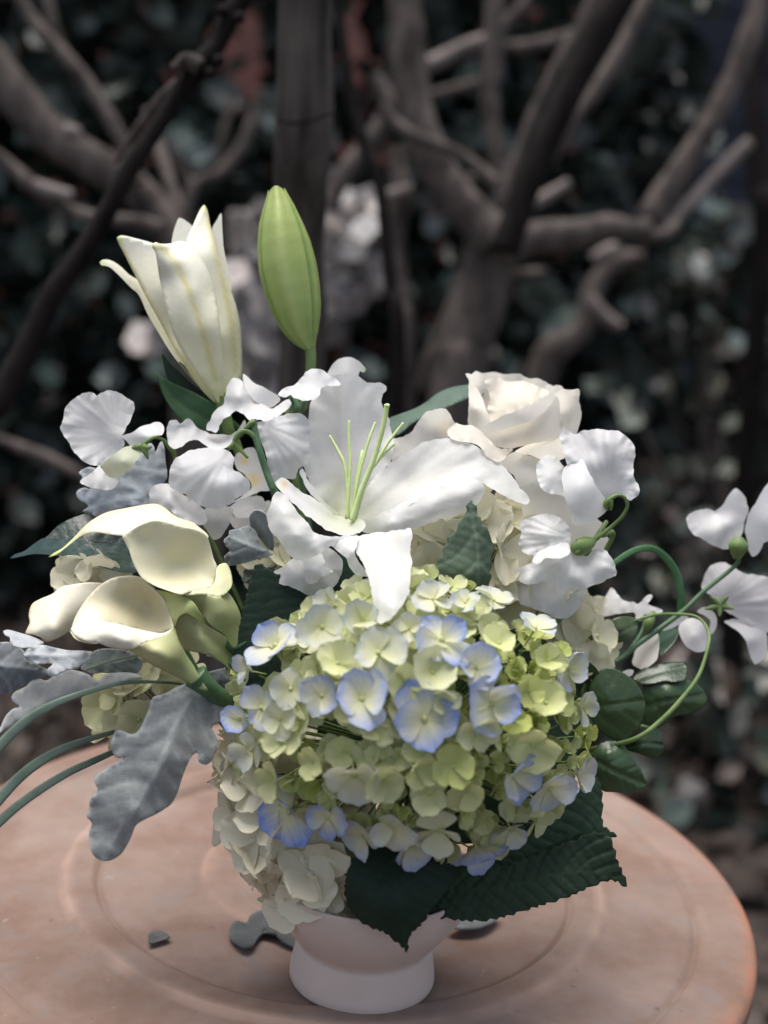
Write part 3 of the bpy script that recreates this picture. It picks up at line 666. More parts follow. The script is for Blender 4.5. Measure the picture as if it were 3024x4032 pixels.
# ---- half open lily (crop A)
L1 = thing('lily', 'half open white lily with yellow ribbed petals standing tallest at the left', 'flower', Q('A', 950, 1760, .02))
def pl(mids, w_=20, green=()):
    def f(x, y, e, c):
        c = bl(c, (.80, .77, .52), np.clip((y-1050)/600, 0, .9))
        c = bl(c, (.46, .52, .18), np.clip((y-1600)/170, 0, .6))
        for m_ in mids: c = bl(c, (.66, .58, .20), .9*sg(x, y, m_, w_*.62)); c = bl(c, (.80, .76, .50), .2*sg(x, y, m_, w_*2.2))
        for gx, gy, r_ in green: c = bl(c, (.50, .58, .20), gs(x, y, gx, gy, r_))
        return c
    return f
LW = (.83, .815, .70)
sheet('petal', 'A', [(775, 940), (765, 955), (750, 1000), (742, 1060), (780, 1200), (860, 1300), (880, 1150), (835, 985), (800, 952)], .045, [(760, 1000, 4), (800, 1150, -4), (840, 1000, 0), (860, 1280, -10)], 'thick_petal', L1, LW, paint=pl([]))
sheet('petal', 'A', [(956, 920), (937, 950), (917, 985), (900, 1100), (930, 1300), (985, 1300), (1000, 1230), (968, 1080), (960, 985)], .035, [(940, 970, 8), (970, 1200, 2), (900, 1200, 0)], 'thick_petal', L1, LW, paint=pl([]))
sheet('petal', 'A', [(430, 1133), (445, 1121), (480, 1125), (520, 1150), (560, 1188), (603, 1215), (645, 1290), (705, 1400), (770, 1510), (850, 1640), (900, 1700), (850, 1660), (750, 1540), (690, 1445), (640, 1362), (600, 1275), (560, 1238), (520, 1195), (470, 1152), (436, 1146)], .030,
      [(440, 1135, -14), (520, 1165, -2), (600, 1240, 4), (700, 1420, 0), (850, 1640, -3)], 'thick_petal', L1, LW, paint=pl([], green=[(432, 1138, 22)]), bulge=1)
sheet('petal', 'A', [(882, 884), (862, 910), (836, 968), (806, 1040), (800, 1150), (850, 1300), (880, 1500), (920, 1720), (960, 1735), (1005, 1700), (1040, 1640), (1046, 1540), (1040, 1420), (1020, 1320), (985, 1220), (950, 1120), (922, 1020), (906, 960), (898, 915)], .028,
      [(882, 890, 14), (850, 1000, 4), (960, 1150, 2), (905, 1100, -3), (1040, 1450, 6), (960, 1450, -10), (880, 1450, -10), (960, 1730, -2), (1040, 1620, 8)], 'thick_petal', L1, LW, paint=pl([[(892, 920), (925, 1060), (960, 1200), (1000, 1400), (1020, 1600)]], 16, [(884, 890, 22)]), thick=.0006)
sheet('petal', 'A', [(506, 1024), (530, 1017), (600, 1033), (665, 1053), (700, 1075), (740, 1250), (800, 1450), (880, 1640), (950, 1740), (925, 1738), (868, 1680), (800, 1582), (740, 1482), (680, 1372), (620, 1262), (580, 1182), (540, 1102), (512, 1048)], .022,
      [(510, 1028, -6), (600, 1050, 2), (660, 1080, 4), (600, 1200, -3), (690, 1250, -3), (740, 1460, 0), (800, 1500, -6), (930, 1730, -3)], 'thick_petal', L1, LW, paint=pl([[(512, 1035), (560, 1135), (640, 1290), (740, 1475), (860, 1660)]], 15, [(506, 1026, 20)]), thick=.0006)
sheet('petal', 'A', [(660, 1070), (664, 1045), (690, 1052), (740, 1052), (770, 1042), (805, 1046), (850, 1088), (890, 1150), (928, 1250), (950, 1400), (962, 1560), (968, 1700), (955, 1745), (935, 1735), (880, 1650), (800, 1540), (745, 1430), (710, 1300), (685, 1180), (672, 1085)], .004,
      [(662, 1066, -10), (740, 1060, 2), (805, 1050, 8), (760, 1130, -6), (700, 1200, 2), (820, 1260, -9), (920, 1260, 4), (880, 1430, -8), (790, 1480, 0), (955, 1500, 2), (940, 1720, 12), (900, 1640, 6)], 'thick_petal', L1, LW,
      paint=pl([[(668, 1062), (705, 1078), (755, 1130), (800, 1220), (845, 1340), (885, 1470), (930, 1640)]], 17, [(662, 1068, 16)]), groove=1.6, mid=[(668, 1062), (705, 1078), (755, 1130), (800, 1220), (845, 1340), (885, 1470), (930, 1640)], thick=.0006)
tube('stem', [Q('A', 952, 1700, .022), Q('A', 985, 1850, .025), Q('A', 1080, 2100, .03), MOUTH], [.0065, .0045, .0035, .003], 'stem_green', L1, 10, 8)

# ---- closed green bud
L2 = thing('lily_bud', 'closed green lily bud standing in front of the slim trunk', 'bud', Q('A', 1345, 1520, .03))
def bud():
    ax = catmull([(1196, 832), (1205, 900), (1214, 980), (1226, 1060), (1240, 1150), (1258, 1240), (1276, 1320), (1296, 1400), (1318, 1460), (1338, 1500), (1345, 1516)], 6)
    hw = catmull([(0, 36), (1, 70), (2, 97), (3, 114), (4, 122), (5, 118), (6, 106), (7, 84), (8, 56), (9, 26), (10, 17)], 6)[:, 1]
    s = CROP['A'][2]; z = .03
    pts = np.array([Q('A', a[0], a[1], z) for a in ax]); rad = hw*s*(DV+z)/F_PX
    t = np.gradient(pts, axis=0); t /= np.linalg.norm(t, axis=1)[:, None]
    ns = 72
    for j, (a0, a1) in enumerate(((-.5, 1/3-.5), (1/3-.5, 2/3-.5), (2/3-.5, .5))):
        V = []; cl = []; kk = 25
        for i in range(len(pts)):
            b = np.cross(t[i], cF); b /= np.linalg.norm(b); f = np.cross(b, t[i])
            for k in range(kk):
                q = k/(kk-1); th = 2*math.pi*(a0+(a1-a0)*q)+.30 + .25*(1-i/len(pts))
                # each sepal swells between its seams and carries a raised keel
                rr = rad[i]*(1+.045*math.sin(math.pi*q)-.10*(math.exp(-(q/.05)**2)+math.exp(-((1-q)/.05)**2))+.075*math.exp(-((q-.5)/.10)**2)-.05*math.exp(-((q-.27)/.08)**2)-.05*math.exp(-((q-.73)/.08)**2))
                tip = .0035*max(0, 1-i/5)*math.sin(math.pi*q)
                V.append(pts[i]+rr*(math.cos(th)*b+math.sin(th)*f)-t[i]*tip)
                g = i/len(pts); c = np.array((.38, .46, .14))*(1-g)+np.array((.27, .38, .11))*g
                dk = .7*(math.exp(-(q/.06)**2)+math.exp(-((1-q)/.06)**2)); c = c*(1-dk)+np.array((.14, .24, .05))*dk
                li = .35*math.exp(-((q-.5)/.09)**2); c = c*(1-li)+np.array((.62, .66, .30))*li  # light along the raised keel is put into the sepal colour
                cl.append(c)
        Fc = [(i*kk+k, i*kk+k+1, (i+1)*kk+k+1, (i+1)*kk+k) for i in range(len(pts)-1) for k in range(kk-1)]
        mesh('sepal', V, Fc, 'thick_petal', L2, np.array(cl))
bud()
tube('stem', [Q('A', 1340, 1495, .03), Q('A', 1343, 1560, .03), Q('A', 1335, 1660, .03), Q('D', 320, 500, .03), Q('D', 250, 800, .03), MOUTH], [.0042, .0040, .0038, .0036, .0034, .003], 'stem_green', L2, 10, 8)

# ---- open lily (crop D)
L3 = thing('lily', 'wide open white lily with green stamens at the centre of the bouquet', 'flower', Q('D', 640, 1260, -.03))
def thr(x, y, e, c):
    c = bl(c, (.66, .74, .36), .55*gs(x, y, 610, 1210, 150)); return bl(c, (.70, .76, .45), .4*gs(x, y, 580, 1080, 130))
def rib(m_, w_, k=.35):
    return lambda x, y, e, c: bl(thr(x, y, e, c), (.72, .73, .60), k*sg(x, y, m_, w_))
sheet('petal', 'D', [(480, 300), (500, 245), (535, 200), (575, 180), (630, 175), (680, 195), (712, 228), (733, 260), (712, 276), (692, 264), (685, 300), (700, 420), (560, 420)], .035, [(500, 260, -2), (630, 185, -4), (730, 265, -14), (600, 280, 6), (640, 400, 10)], 'petal', L3, LIL, paint=lambda x, y, e, c: bl(c, (.62, .64, .30), gs(x, y, 728, 262, 16)))
sheet('petal', 'D', [(560, 1240), (500, 1180), (440, 1110), (370, 1010), (330, 930), (318, 850), (330, 740), (345, 620), (370, 480), (400, 400), (450, 335), (520, 292), (600, 284), (680, 292), (730, 330), (770, 346), (830, 345), (866, 370), (852, 410), (832, 455), (850, 520), (880, 580), (905, 680), (912, 780), (890, 860), (820, 960), (750, 1050), (700, 1160), (640, 1250)], .005,
      [(600, 300, 6), (450, 350, 10), (740, 340, 8), (840, 380, -10), (330, 700, -8), (560, 500, 14), (700, 500, 6), (830, 560, 4), (560, 800, 10), (440, 800, 2), (700, 800, 4), (900, 750, -10), (340, 930, -14), (580, 1050, 2), (440, 1080, -12), (800, 970, -10), (600, 1230, -10)], 'petal', L3, LIL,
      mid=[(540, 300), (548, 500), (560, 700), (566, 950), (580, 1200)], groove=2.2, ruf=(1.6, 170), fan=(600, 1500, 34, .5), paint=rib([(545, 330), (552, 600), (562, 900), (575, 1150)], 16, .4), wob=(1.2, .02))
# inner back ridge of the same petal whorl
sheet('petal', 'D', [(300, 930), (318, 905), (360, 985), (420, 1070), (480, 1140), (560, 1200), (600, 1240), (540, 1210), (460, 1160), (380, 1080), (330, 1010)], -.020, [(310, 920, 4), (420, 1080, 0), (580, 1220, -2)], 'petal', L3, LIL, paint=thr)
sheet('petal', 'D', [(640, 1255), (660, 1190), (695, 1110), (750, 1005), (830, 920), (940, 835), (1050, 770), (1150, 722), (1240, 705), (1350, 716), (1440, 750), (1530, 805), (1600, 865), (1680, 945), (1752, 1045), (1797, 1098), (1783, 1142), (1730, 1122), (1651, 1095), (1571, 1042), (1492, 1000), (1440, 990), (1350, 1006), (1200, 1056), (1050, 1126), (950, 1172), (850, 1210), (760, 1250), (690, 1272)], -.020,
      [(650, 1240, 4), (760, 1040, 6), (950, 850, 12), (1230, 715, 14), (1000, 1000, 8), (1200, 880, 6), (1440, 800, 2), (850, 1170, -4), (1050, 1085, -8), (1440, 970, -12), (1400, 880, -2), (1600, 960, -4), (1780, 1120, -6), (1700, 1000, -3), (1600, 880, 4)], 'petal', L3, LIL, ruf=(1.0, 220), fan=(560, 1300, 34, .55), paint=rib([(680, 1230), (900, 1090), (1150, 960), (1450, 900), (1700, 1060)], 22, .22), mid=[(680, 1230), (900, 1080), (1150, 950), (1450, 880), (1700, 1050)], groove=1.2)
sheet('petal', 'D', [(690, 1262), (760, 1231), (850, 1181), (950, 1141), (1050, 1091), (1200, 1021), (1350, 975), (1440, 965), (1500, 1005), (1514, 1030), (1505, 1065), (1462, 1130), (1400, 1172), (1300, 1220), (1200, 1252), (1080, 1286), (960, 1310), (850, 1330), (760, 1332), (700, 1310)], -.034,
      [(700, 1280, 2), (850, 1185, 4), (1050, 1095, 5), (1350, 980, 2), (900, 1260, -9), (1150, 1180, -10), (1400, 1090, -8), (1500, 1030, -4), (1440, 1140, -1), (1200, 1248, 2), (1000, 1300, 1), (800, 1325, 0)], 'petal', L3, LIL, paint=lambda x, y, e, c: bl(thr(x, y, e, c), (.55, .35, .18), .5*gs(x, y, 1240, 1030, 9)+.5*gs(x, y, 1350, 1130, 8)+.5*gs(x, y, 965, 1142, 9)), ruf=(.5, 240), mid=[(720, 1290), (900, 1230), (1150, 1140), (1400, 1050)], groove=.8, fan=(500, 1330, 44, .5))
sheet('petal', 'D', [(138, 998), (160, 975), (182, 964), (222, 985), (300, 1050), (370, 1085), (432, 1122), (500, 1182), (560, 1216), (610, 1225), (680, 1232), (725, 1252), (735, 1285), (690, 1325), (620, 1340), (540, 1330), (430, 1272), (330, 1202), (240, 1122), (170, 1052)], -.045,
      [(150, 1000, 0), (300, 1060, 4), (500, 1190, 6), (250, 1110, -4), (430, 1250, -6), (600, 1250, 2), (700, 1260, -6), (600, 1320, -8)], 'petal', L3, LIL, paint=lambda x, y, e, c: bl(thr(x, y, e, c), (.78, .62, .30), .9*gs(x, y, 200, 1005, 26)), mid=[(180, 1000), (330, 1120), (480, 1230), (650, 1290)], groove=1.6, ruf=(.8, 140))
sheet('petal', 'D', [(150, 1052), (125, 1085), (108, 1120), (90, 1180), (85, 1250), (108, 1312), (160, 1372), (200, 1432), (250, 1492), (310, 1502), (390, 1482), (450, 1442), (500, 1412), (560, 1400), (620, 1405), (660, 1380), (680, 1345), (640, 1330), (560, 1345), (470, 1345), (400, 1320), (350, 1262), (290, 1192), (235, 1120), (205, 1080)], -.062,
      [(150, 1060, 8), (95, 1230, 6), (200, 1200, -4), (250, 1480, 2), (300, 1350, -10), (400, 1330, 2), (300, 1200, 6), (450, 1430, -2), (600, 1400, -4), (660, 1345, 8), (500, 1370, -6)], 'petal', L3, LIL, ruf=(1.2, 150), wob=(1.0, .015), paint=lambda x, y, e, c: bl(c, (.82, .82, .74), .5*gs(x, y, 250, 1200, 130)), fan=(600, 1300, 13, .5))
sheet('petal', 'D', [(500, 1400), (560, 1370), (620, 1350), (682, 1345), (670, 1400), (660, 1445), (672, 1490), (705, 1540), (742, 1590), (742, 1608), (700, 1606), (660, 1592), (622, 1545), (602, 1488), (560, 1455)], -.070,
      [(510, 1400, 4), (680, 1350, 4), (600, 1420, -4), (660, 1470, -8), (640, 1560, -2), (735, 1600, -4)], 'petal', L3, LIL, ruf=(1.2, 90))
sheet('petal', 'D', [(680, 1345), (662, 1390), (668, 1450), (695, 1490), (730, 1570), (758, 1660), (778, 1760), (792, 1860), (812, 1905), (835, 1922), (880, 1892), (930, 1842), (990, 1772), (1014, 1682), (1016, 1582), (1032, 1522), (1022, 1452), (1026, 1382), (1030, 1300), (960, 1306), (860, 1318), (750, 1325)], -.078,
      [(700, 1345, 16), (860, 1320, 12), (1020, 1310, 18), (690, 1440, 4), (850, 1450, -10), (1020, 1450, 4), (760, 1650, -32), (880, 1650, -46), (1010, 1620, -30), (800, 1850, -58), (900, 1800, -66), (835, 1915, -68), (980, 1770, -52)], 'petal', L3, LIL, ruf=(.7, 130), mid=[(850, 1330), (870, 1500), (890, 1700), (850, 1900)], groove=1.0, fan=(850, 1150, 38, .5), paint=lambda x, y, e, c: bl(bl(c, (.78, .72, .50), .35*gs(x, y, 930, 1360, 40)), (.76, .76, .60), .5*gs(x, y, 850, 1890, 90)))
def stamen(pts, r0, r1, nm='stamen', zz=(-.040, -.034, -.028)):
    W = [Q('D', x, y, z_) for (x, y), z_ in zip(pts, np.interp(np.linspace(0, 1, len(pts)), [0, .5, 1], zz))]
    tube(nm, W, [r0, (r0+r1)/2, r1], 'lime', L3, 8, 8)
stamen([(610, 1230), (612, 1050), (590, 880), (550, 790), (495, 690)], .0014, .0009)
stamen([(605, 1225), (622, 1000), (628, 850), (620, 720), (622, 592)], .0013, .0009)
stamen([(645, 1230), (668, 1000), (700, 830), (708, 790)], .0014, .001)
stamen([(632, 1230), (680, 980), (720, 820), (760, 690), (792, 606)], .0013, .0009)
stamen([(660, 1230), (740, 960), (800, 860), (880, 730), (976, 606)], .0014, .0009)
stamen([(655, 1230), (735, 960), (790, 880), (850, 810), (916, 745)], .0013, .0009)
stamen([(640, 1245), (700, 1050), (770, 880), (820, 720), (850, 600), (868, 490)], .0020, .0017, 'pistil', (-.046, -.044, -.045))
pebble('stigma', Q('D', 869, 490, -.045), .0021, (1, 1, .5), 'lime', 3.0, nu=14, nv=8, amp=.3).parent = None
_o = bpy.data.objects['stigma']; _o.location = _o.location-L3.location; _o.parent = L3; 
stem_in(L3, Q('D', 640, 1290, -.02), .0035)

# ---- rose (crop E)
RO = thing('rose', 'single cream rose at the right above the sweet peas', 'flower', Q('E', 480, 620, .04))
RC = (.86, .825, .745)
def rp(x, y, e, c):
    c = bl(c, (.86, .75, .56), .45*gs(x, y, 430, 400, 120)); return bl(c, (.86, .83, .76), np.clip((y-450)/300, 0, .8))
sheet('petal', 'E', [(168, 90), (195, 92), (215, 76), (255, 92), (300, 80), (350, 95), (400, 88), (437, 92), (480, 110), (530, 113), (580, 145), (645, 160), (660, 230), (640, 320), (560, 400), (440, 420), (320, 410), (235, 372), (188, 350), (184, 250), (190, 150)], .030,
      [(175, 92, 6), (300, 85, 26), (440, 95, 28), (560, 130, 20), (650, 165, 8), (190, 340, -14), (300, 250, 20), (420, 230, 24), (420, 380, 14), (640, 310, 0), (235, 150, 2), (255, 300, -4)], 'petal', RO, RC, paint=rp, ruf=(1.0, 110), wob=(.8, .02))
sheet('petal', 'E', [(262, 128), (330, 112), (380, 128), (450, 126), (520, 150), (575, 178), (560, 215), (500, 245), (400, 295), (300, 335), (275, 270), (285, 200)], .020, [(270, 140, 4), (380, 125, 12), (470, 135, 6), (570, 180, 2), (400, 220, -4), (300, 320, -6), (330, 200, 4)], 'petal', RO, (.86, .815, .72), paint=rp, ruf=(1.0, 60))
sheet('petal', 'E', [(184, 130), (215, 150), (245, 200), (270, 270), (290, 330), (262, 360), (232, 372), (188, 352), (183, 240)], .012, [(190, 150, 8), (250, 230, -2), (240, 360, -8), (190, 340, 2), (215, 260, -6)], 'petal', RO, RC, paint=rp)
sheet('petal', 'E', [(605, 195), (622, 176), (645, 161), (690, 168), (726, 164), (733, 190), (728, 220), (736, 280), (733, 330), (713, 392), (690, 410), (650, 400), (635, 330), (628, 270), (612, 230)], .012, [(640, 170, 4), (725, 170, 10), (730, 300, 12), (670, 280, -6), (620, 230, -6), (650, 390, -8), (710, 385, 4)], 'petal', RO, RC, paint=rp, ruf=(.6, 90))
sheet('petal', 'E', [(228, 376), (262, 372), (330, 366), (400, 346), (470, 322), (540, 285), (592, 236), (616, 196), (632, 260), (645, 320), (656, 370), (640, 410), (560, 425), (480, 436), (400, 458), (335, 456), (290, 425), (250, 400)], -.002, [(240, 380, 4), (400, 350, -10), (540, 290, -8), (612, 215, 2), (640, 340, 4), (480, 390, -14), (350, 420, -10), (600, 410, -2), (400, 455, -8)], 'petal', RO, RC, paint=rp)
sheet('petal', 'E', [(236, 366), (262, 345), (330, 310), (430, 265), (520, 222), (600, 182), (614, 196), (592, 240), (540, 290), (470, 330), (400, 352), (330, 372), (262, 378)], -.014, [(245, 368, 8), (330, 320, -2), (520, 228, -2), (605, 190, 8), (400, 345, -6), (540, 285, -4), (430, 300, -9)], 'petal', RO, (.87, .84, .77))
sheet('petal', 'E', [(655, 420), (668, 380), (700, 395), (715, 390), (740, 410), (780, 440), (740, 470), (690, 470)], .015, [(660, 400, 0), (740, 440, 0), (700, 420, -5)], 'petal', RO, RC)
sheet('petal', 'E', [(74, 376), (95, 350), (122, 332), (160, 345), (200, 345), (240, 372), (290, 424), (332, 455), (400, 462), (372, 490), (330, 524), (280, 502), (220, 442), (150, 424), (95, 408)], -.008, [(80, 380, 6), (160, 340, 6), (240, 380, 4), (180, 400, -4), (330, 460, -2), (330, 515, -8), (250, 440, -6)], 'petal', RO, RC, paint=rp, ruf=(.8, 80))
sheet('petal', 'D', [(900, 715), (940, 703), (985, 690), (1040, 655), (1075, 592), (1120, 541), (1190, 516), (1255, 511), (1292, 570), (1318, 622), (1280, 690), (1230, 720), (1150, 740), (1050, 790), (960, 850), (905, 860)], .016, [(910, 720, 4), (1080, 600, 4), (1190, 525, -4), (1255, 520, -6), (1310, 615, 0), (1180, 640, 6), (1050, 740, 4), (920, 840, 0)], 'petal', RO, (.86, .84, .80), paint=lambda x, y, e, c: bl(c, (.86, .75, .55), .6*gs(x, y, 1240, 640, 70)), ruf=(.8, 120))
sheet('petal', 'E', [(410, 475), (450, 450), (530, 420), (610, 408), (660, 418), (660, 500), (600, 520), (560, 512), (480, 492)], -.006, [(420, 475, -2), (530, 425, 2), (650, 420, 4), (560, 480, -8), (620, 500, -6)], 'petal', RO, RC, paint=rp)
sheet('petal', 'E', [(328, 524), (370, 500), (415, 476), (480, 490), (560, 510), (640, 530), (700, 620), (720, 740), (800, 790), (850, 830), (872, 890), (876, 935), (850, 965), (790, 960), (700, 960), (560, 900), (480, 860), (440, 720), (455, 700), (430, 640), (380, 570)], .0, [(340, 524, 0), (480, 500, -6), (640, 540, 0), (500, 620, -14), (600, 700, -10), (480, 820, 2), (700, 760, 4), (860, 880, 20), (760, 920, 10), (600, 880, 0)], 'petal', RO, (.85, .83, .77), wob=(1.2, .02))
sheet('petal', 'E', [(380, 700), (430, 690), (520, 720), (600, 800), (640, 900), (560, 1000), (460, 1120), (380, 1260), (300, 1240), (280, 1120), (300, 1000), (330, 880), (350, 780)], .012, [(400, 700, 0), (560, 800, 2), (460, 950, -10), (330, 900, 0), (380, 1200, -2), (300, 1150, 4)], 'petal', RO, (.82, .80, .73), wob=(1.5, .02))
stem_in(RO, Q('E', 480, 740, .05), .0035)

# ---- sweet peas
def spea(label, cat_group, loc): return thing('sweet_pea', label, 'flower', loc, cat_group)
SPG = 'white sweet peas in the bouquet'
def vein_fan(cx, cy, n=26, k=.06):
    def f(x, y, e, c):
        th = np.arctan2(y-cy, x-cx); return c*(1-k*(.5+.5*np.sin(th*n+2*np.sin(th*3)))[:, None])
    return f
def fan_keys(cx, cy, rad_, n, amp, z0=0, a0=0, a1=360):
    return [(cx+rad_*math.cos(math.radians(a)), cy+rad_*math.sin(math.radians(a)), z0+(amp if i % 2 else -amp)) for i, a in enumerate(np.linspace(a0, a1, n))]
S1 = spea('white sweet pea blossom leaning out at the far left with a round ribbed standard petal', SPG, Q('C', 545, 690, -.01))
sheet('banner_petal', 'C', [(60, 580), (68, 545), (74, 510), (86, 470), (105, 440), (135, 412), (172, 390), (185, 372), (230, 364), (262, 378), (275, 388), (300, 372), (340, 360), (400, 374), (450, 402), (494, 435), (492, 490), (468, 550), (440, 598), (415, 632), (440, 660), (440, 690), (380, 740), (330, 790), (290, 806), (220, 792), (182, 770), (132, 722), (97, 652), (75, 615)], -.012,
      [(420, 640, 8), (70, 560, 0), (250, 380, 2), (340, 370, -6), (490, 440, -16), (460, 560, -6), (300, 500, 6), (180, 600, 2), (160, 730, -6), (280, 790, -6), (250, 650, 3), (380, 480, -4), (130, 450, -5), (200, 480, 3)], 'petal', S1, WH, ruf=(1.2, 75), paint=vein_fan(420, 640, 34, .05), fan=(420, 640, 17, .55))
sheet('wing_petal', 'C', [(470, 612), (540, 570), (590, 556), (640, 545), (668, 572), (664, 620), (610, 632), (562, 660), (532, 694), (480, 692), (440, 652), (420, 630)], -.006, [(440, 640, 2), (590, 565, 4), (660, 590, -2), (560, 630, -6), (530, 685, 0)], 'petal', S1, WH)
sheet('wing_petal', 'C', [(330, 772), (400, 722), (440, 690), (520, 690), (546, 700), (535, 740), (500, 790), (452, 840), (402, 880), (360, 885), (320, 850), (300, 810)], -.024, [(340, 780, 2), (440, 700, 2), (540, 700, 6), (430, 780, -7), (400, 870, 2)], 'petal', S1, (.76, .78, .60), paint=lambda x, y, e, c: bl(c, (.70, .58, .36), .6*gs(x, y, 330, 830, 40)))
sheet('keel_petal', 'C', [(290, 800), (310, 830), (350, 875), (402, 878), (390, 922), (340, 952), (280, 942), (210, 926), (176, 905), (180, 890), (212, 868), (260, 830)], -.026, [(300, 810, 2), (390, 900, 2), (190, 900, -2), (290, 890, -6)], 'petal', S1, (.82, .82, .80), ruf=(.6, 60))
tube('stem', [Q('C', 540, 690, -.014), Q('C', 585, 650, -.014), Q('C', 625, 636, -.01), Q('C', 672, 655, -.005), Q('C', 705, 700, 0), Q('C', 740, 740, .006), Q('C', 800, 900, .015), MOUTH], [0.00176, 0.00128, 0.00120, 0.00120, 0.00136, 0.00144, 0.00144, 0.00160], 'stem_green', S1, 8, 8)
for pts in ([(545, 690), (560, 720), (578, 765)], [(545, 690), (570, 700), (600, 690)], [(540, 690), (500, 700), (470, 715)]):
    tube('calyx', [Q('C', a, b, -.020) for a, b in pts], [.0024, .0022, .0007], 'stem_green', S1, 7, 6)
S2 = spea('white sweet pea stem with drooping ruffled blossoms left of the open lily', SPG, Q('C', 1330, 970, .0))
sheet('banner_petal', 'C', [(690, 580), (696, 550), (712, 536), (742, 534), (768, 556), (800, 530), (840, 540), (872, 582), (920, 602), (985, 620), (1050, 622), (1100, 602), (1130, 560), (1150, 530), (1152, 560), (1136, 602), (1092, 662), (1032, 702), (980, 718), (930, 690), (872, 652), (822, 660), (770, 692), (730, 704), (702, 682), (688, 630)], .0,
      [(700, 590, 0), (740, 545, 4), (770, 570, 10), (830, 545, 2), (740, 690, -6), (830, 620, -2), (920, 620, 6), (950, 690, -8), (1050, 640, 4), (1080, 660, -6), (1145, 545, 6)], 'petal', S2, WH, ruf=(.8, 60))
sheet('banner_petal', 'C', [(706, 832), (712, 805), (722, 780), (772, 740), (850, 710), (930, 699), (1000, 700), (1062, 720), (1090, 762), (1082, 820), (1130, 850), (1172, 890), (1187, 930), (1176, 960), (1122, 990), (1042, 1042), (980, 1062), (882, 1042), (822, 990), (762, 962), (702, 920)], -.022,
      [(712, 820, 4), (860, 715, 10), (1060, 730, 8), (900, 800, -5), (780, 850, -4), (880, 900, -7), (1000, 850, -2), (1040, 900, -8), (1170, 930, 2), (980, 1050, -2), (850, 1000, -4), (740, 940, 2), (760, 780, 2)], 'petal', S2, (.82, .82, .83), ruf=(1.0, 90), fan=(1050, 730, 11, .6))
sheet('wing_petal', 'C', [(580, 985), (584, 955), (602, 930), (650, 914), (702, 914), (762, 960), (832, 1000), (902, 1060), (925, 1110), (920, 1152), (870, 1152), (800, 1132), (702, 1072), (642, 1042), (592, 1032)], -.014, [(590, 980, 2), (660, 920, 4), (700, 1000, -6), (770, 1000, 2), (900, 1080, 2), (840, 1120, -6), (640, 1030, 0)], 'petal', S2, WH, ruf=(.8, 70), fan=(940, 1100, 11, .5))
sheet('wing_petal', 'C', [(920, 1060), (962, 1048), (1060, 1048), (1102, 1090), (1072, 1132), (1042, 1182), (1002, 1236), (962, 1242), (930, 1192), (900, 1150)], -.008, [(930, 1070, 0), (1080, 1080, 4), (990, 1130, -6), (970, 1230, 2)], 'petal', S2, (.82, .82, .78), ruf=(.6, 60))
sheet('banner_petal', 'C', [(1140, 262), (1165, 275), (1202, 310), (1270, 340), (1346, 388), (1362, 420), (1302, 462), (1232, 432), (1190, 402), (1150, 332)], .012, [(1145, 270, 4), (1240, 350, -4), (1350, 400, 2), (1300, 450, -4)], 'petal', S2, WH)
sheet('wing_petal', 'C', [(925, 592), (932, 550), (946, 530), (980, 470), (1022, 440), (1040, 370), (1052, 310), (1080, 284), (1120, 290), (1160, 348), (1196, 400), (1242, 430), (1312, 464), (1370, 430), (1412, 415), (1428, 440), (1402, 480), (1332, 520), (1282, 546), (1232, 530), (1182, 540), (1142, 500), (1102, 480), (1042, 520), (1002, 562), (985, 606), (950, 604)], .0,
      [(930, 595, 0), (1080, 295, 10), (1120, 400, -4), (1060, 440, 2), (1000, 500, -2), (1190, 430, 4), (1150, 490, -6), (1260, 510, -10), (1310, 470, 2), (1410, 430, 2), (1340, 510, -6)], 'petal', S2, WH, ruf=(.8, 80), wob=(1.0, .01))
sheet('banner_petal', 'C', [(1220, 552), (1290, 540), (1332, 520), (1402, 500), (1482, 494), (1522, 520), (1541, 600), (1532, 680), (1547, 740), (1522, 800), (1472, 820), (1452, 880), (1392, 880), (1332, 912), (1304, 882), (1290, 800), (1270, 720), (1242, 640)], -.016, [(1230, 560, 4), (1330, 530, 0), (1480, 505, 8), (1540, 640, 8), (1400, 620, -5), (1320, 700, -4), (1430, 760, -7), (1530, 750, 4), (1330, 900, 0), (1440, 870, 2)], 'petal', S2, (.82, .82, .83), ruf=(1.1, 90), fan=(1260, 560, 13, .5))
tube('stem', [Q('C', 1205, 530, -.018), Q('C', 1214, 620, -.019), Q('C', 1246, 735, -.022), Q('C', 1280, 840, -.022), Q('C', 1308, 915, -.024), Q('C', 1330, 970, -.022), Q('C', 1390, 1120, .0), MOUTH], [.0022, .0024, .0024, .0024, .0024, .0024, .0025, .0025], 'dark_stem', S2, 8, 8)
for pts in ([(1212, 638), (1180, 606), (1140, 600), (1108, 625), (1092, 665), (1120, 705), (1170, 760)], [(1212, 545), (1190, 552), (1168, 572), (1145, 588)], [(1092, 665), (1075, 690), (1050, 700)]):
    tube('calyx', [Q('C', a, b, -.020) for a, b in pts], [.0017, .0020, .0010], 'stem_green', S2, 7, 6)
S3 = spea('small white sweet pea petal tucked at the lily top below the green bud', SPG, Q('C', 1500, 430, .01))
sheet('banner_petal', 'C', [(1354, 382), (1372, 355), (1392, 340), (1450, 320), (1500, 270), (1508, 248), (1540, 232), (1572, 230), (1622, 244), (1702, 300), (1722, 330), (1642, 332), (1602, 350), (1590, 388), (1562, 416), (1502, 416), (1442, 400), (1422, 384), (1390, 400)], -.008, [(1360, 385, -4), (1500, 280, 4), (1570, 235, 8), (1710, 320, 10), (1480, 350, -2), (1560, 400, -8), (1600, 330, 2)], 'petal', S3, WH, ruf=(.9, 70))
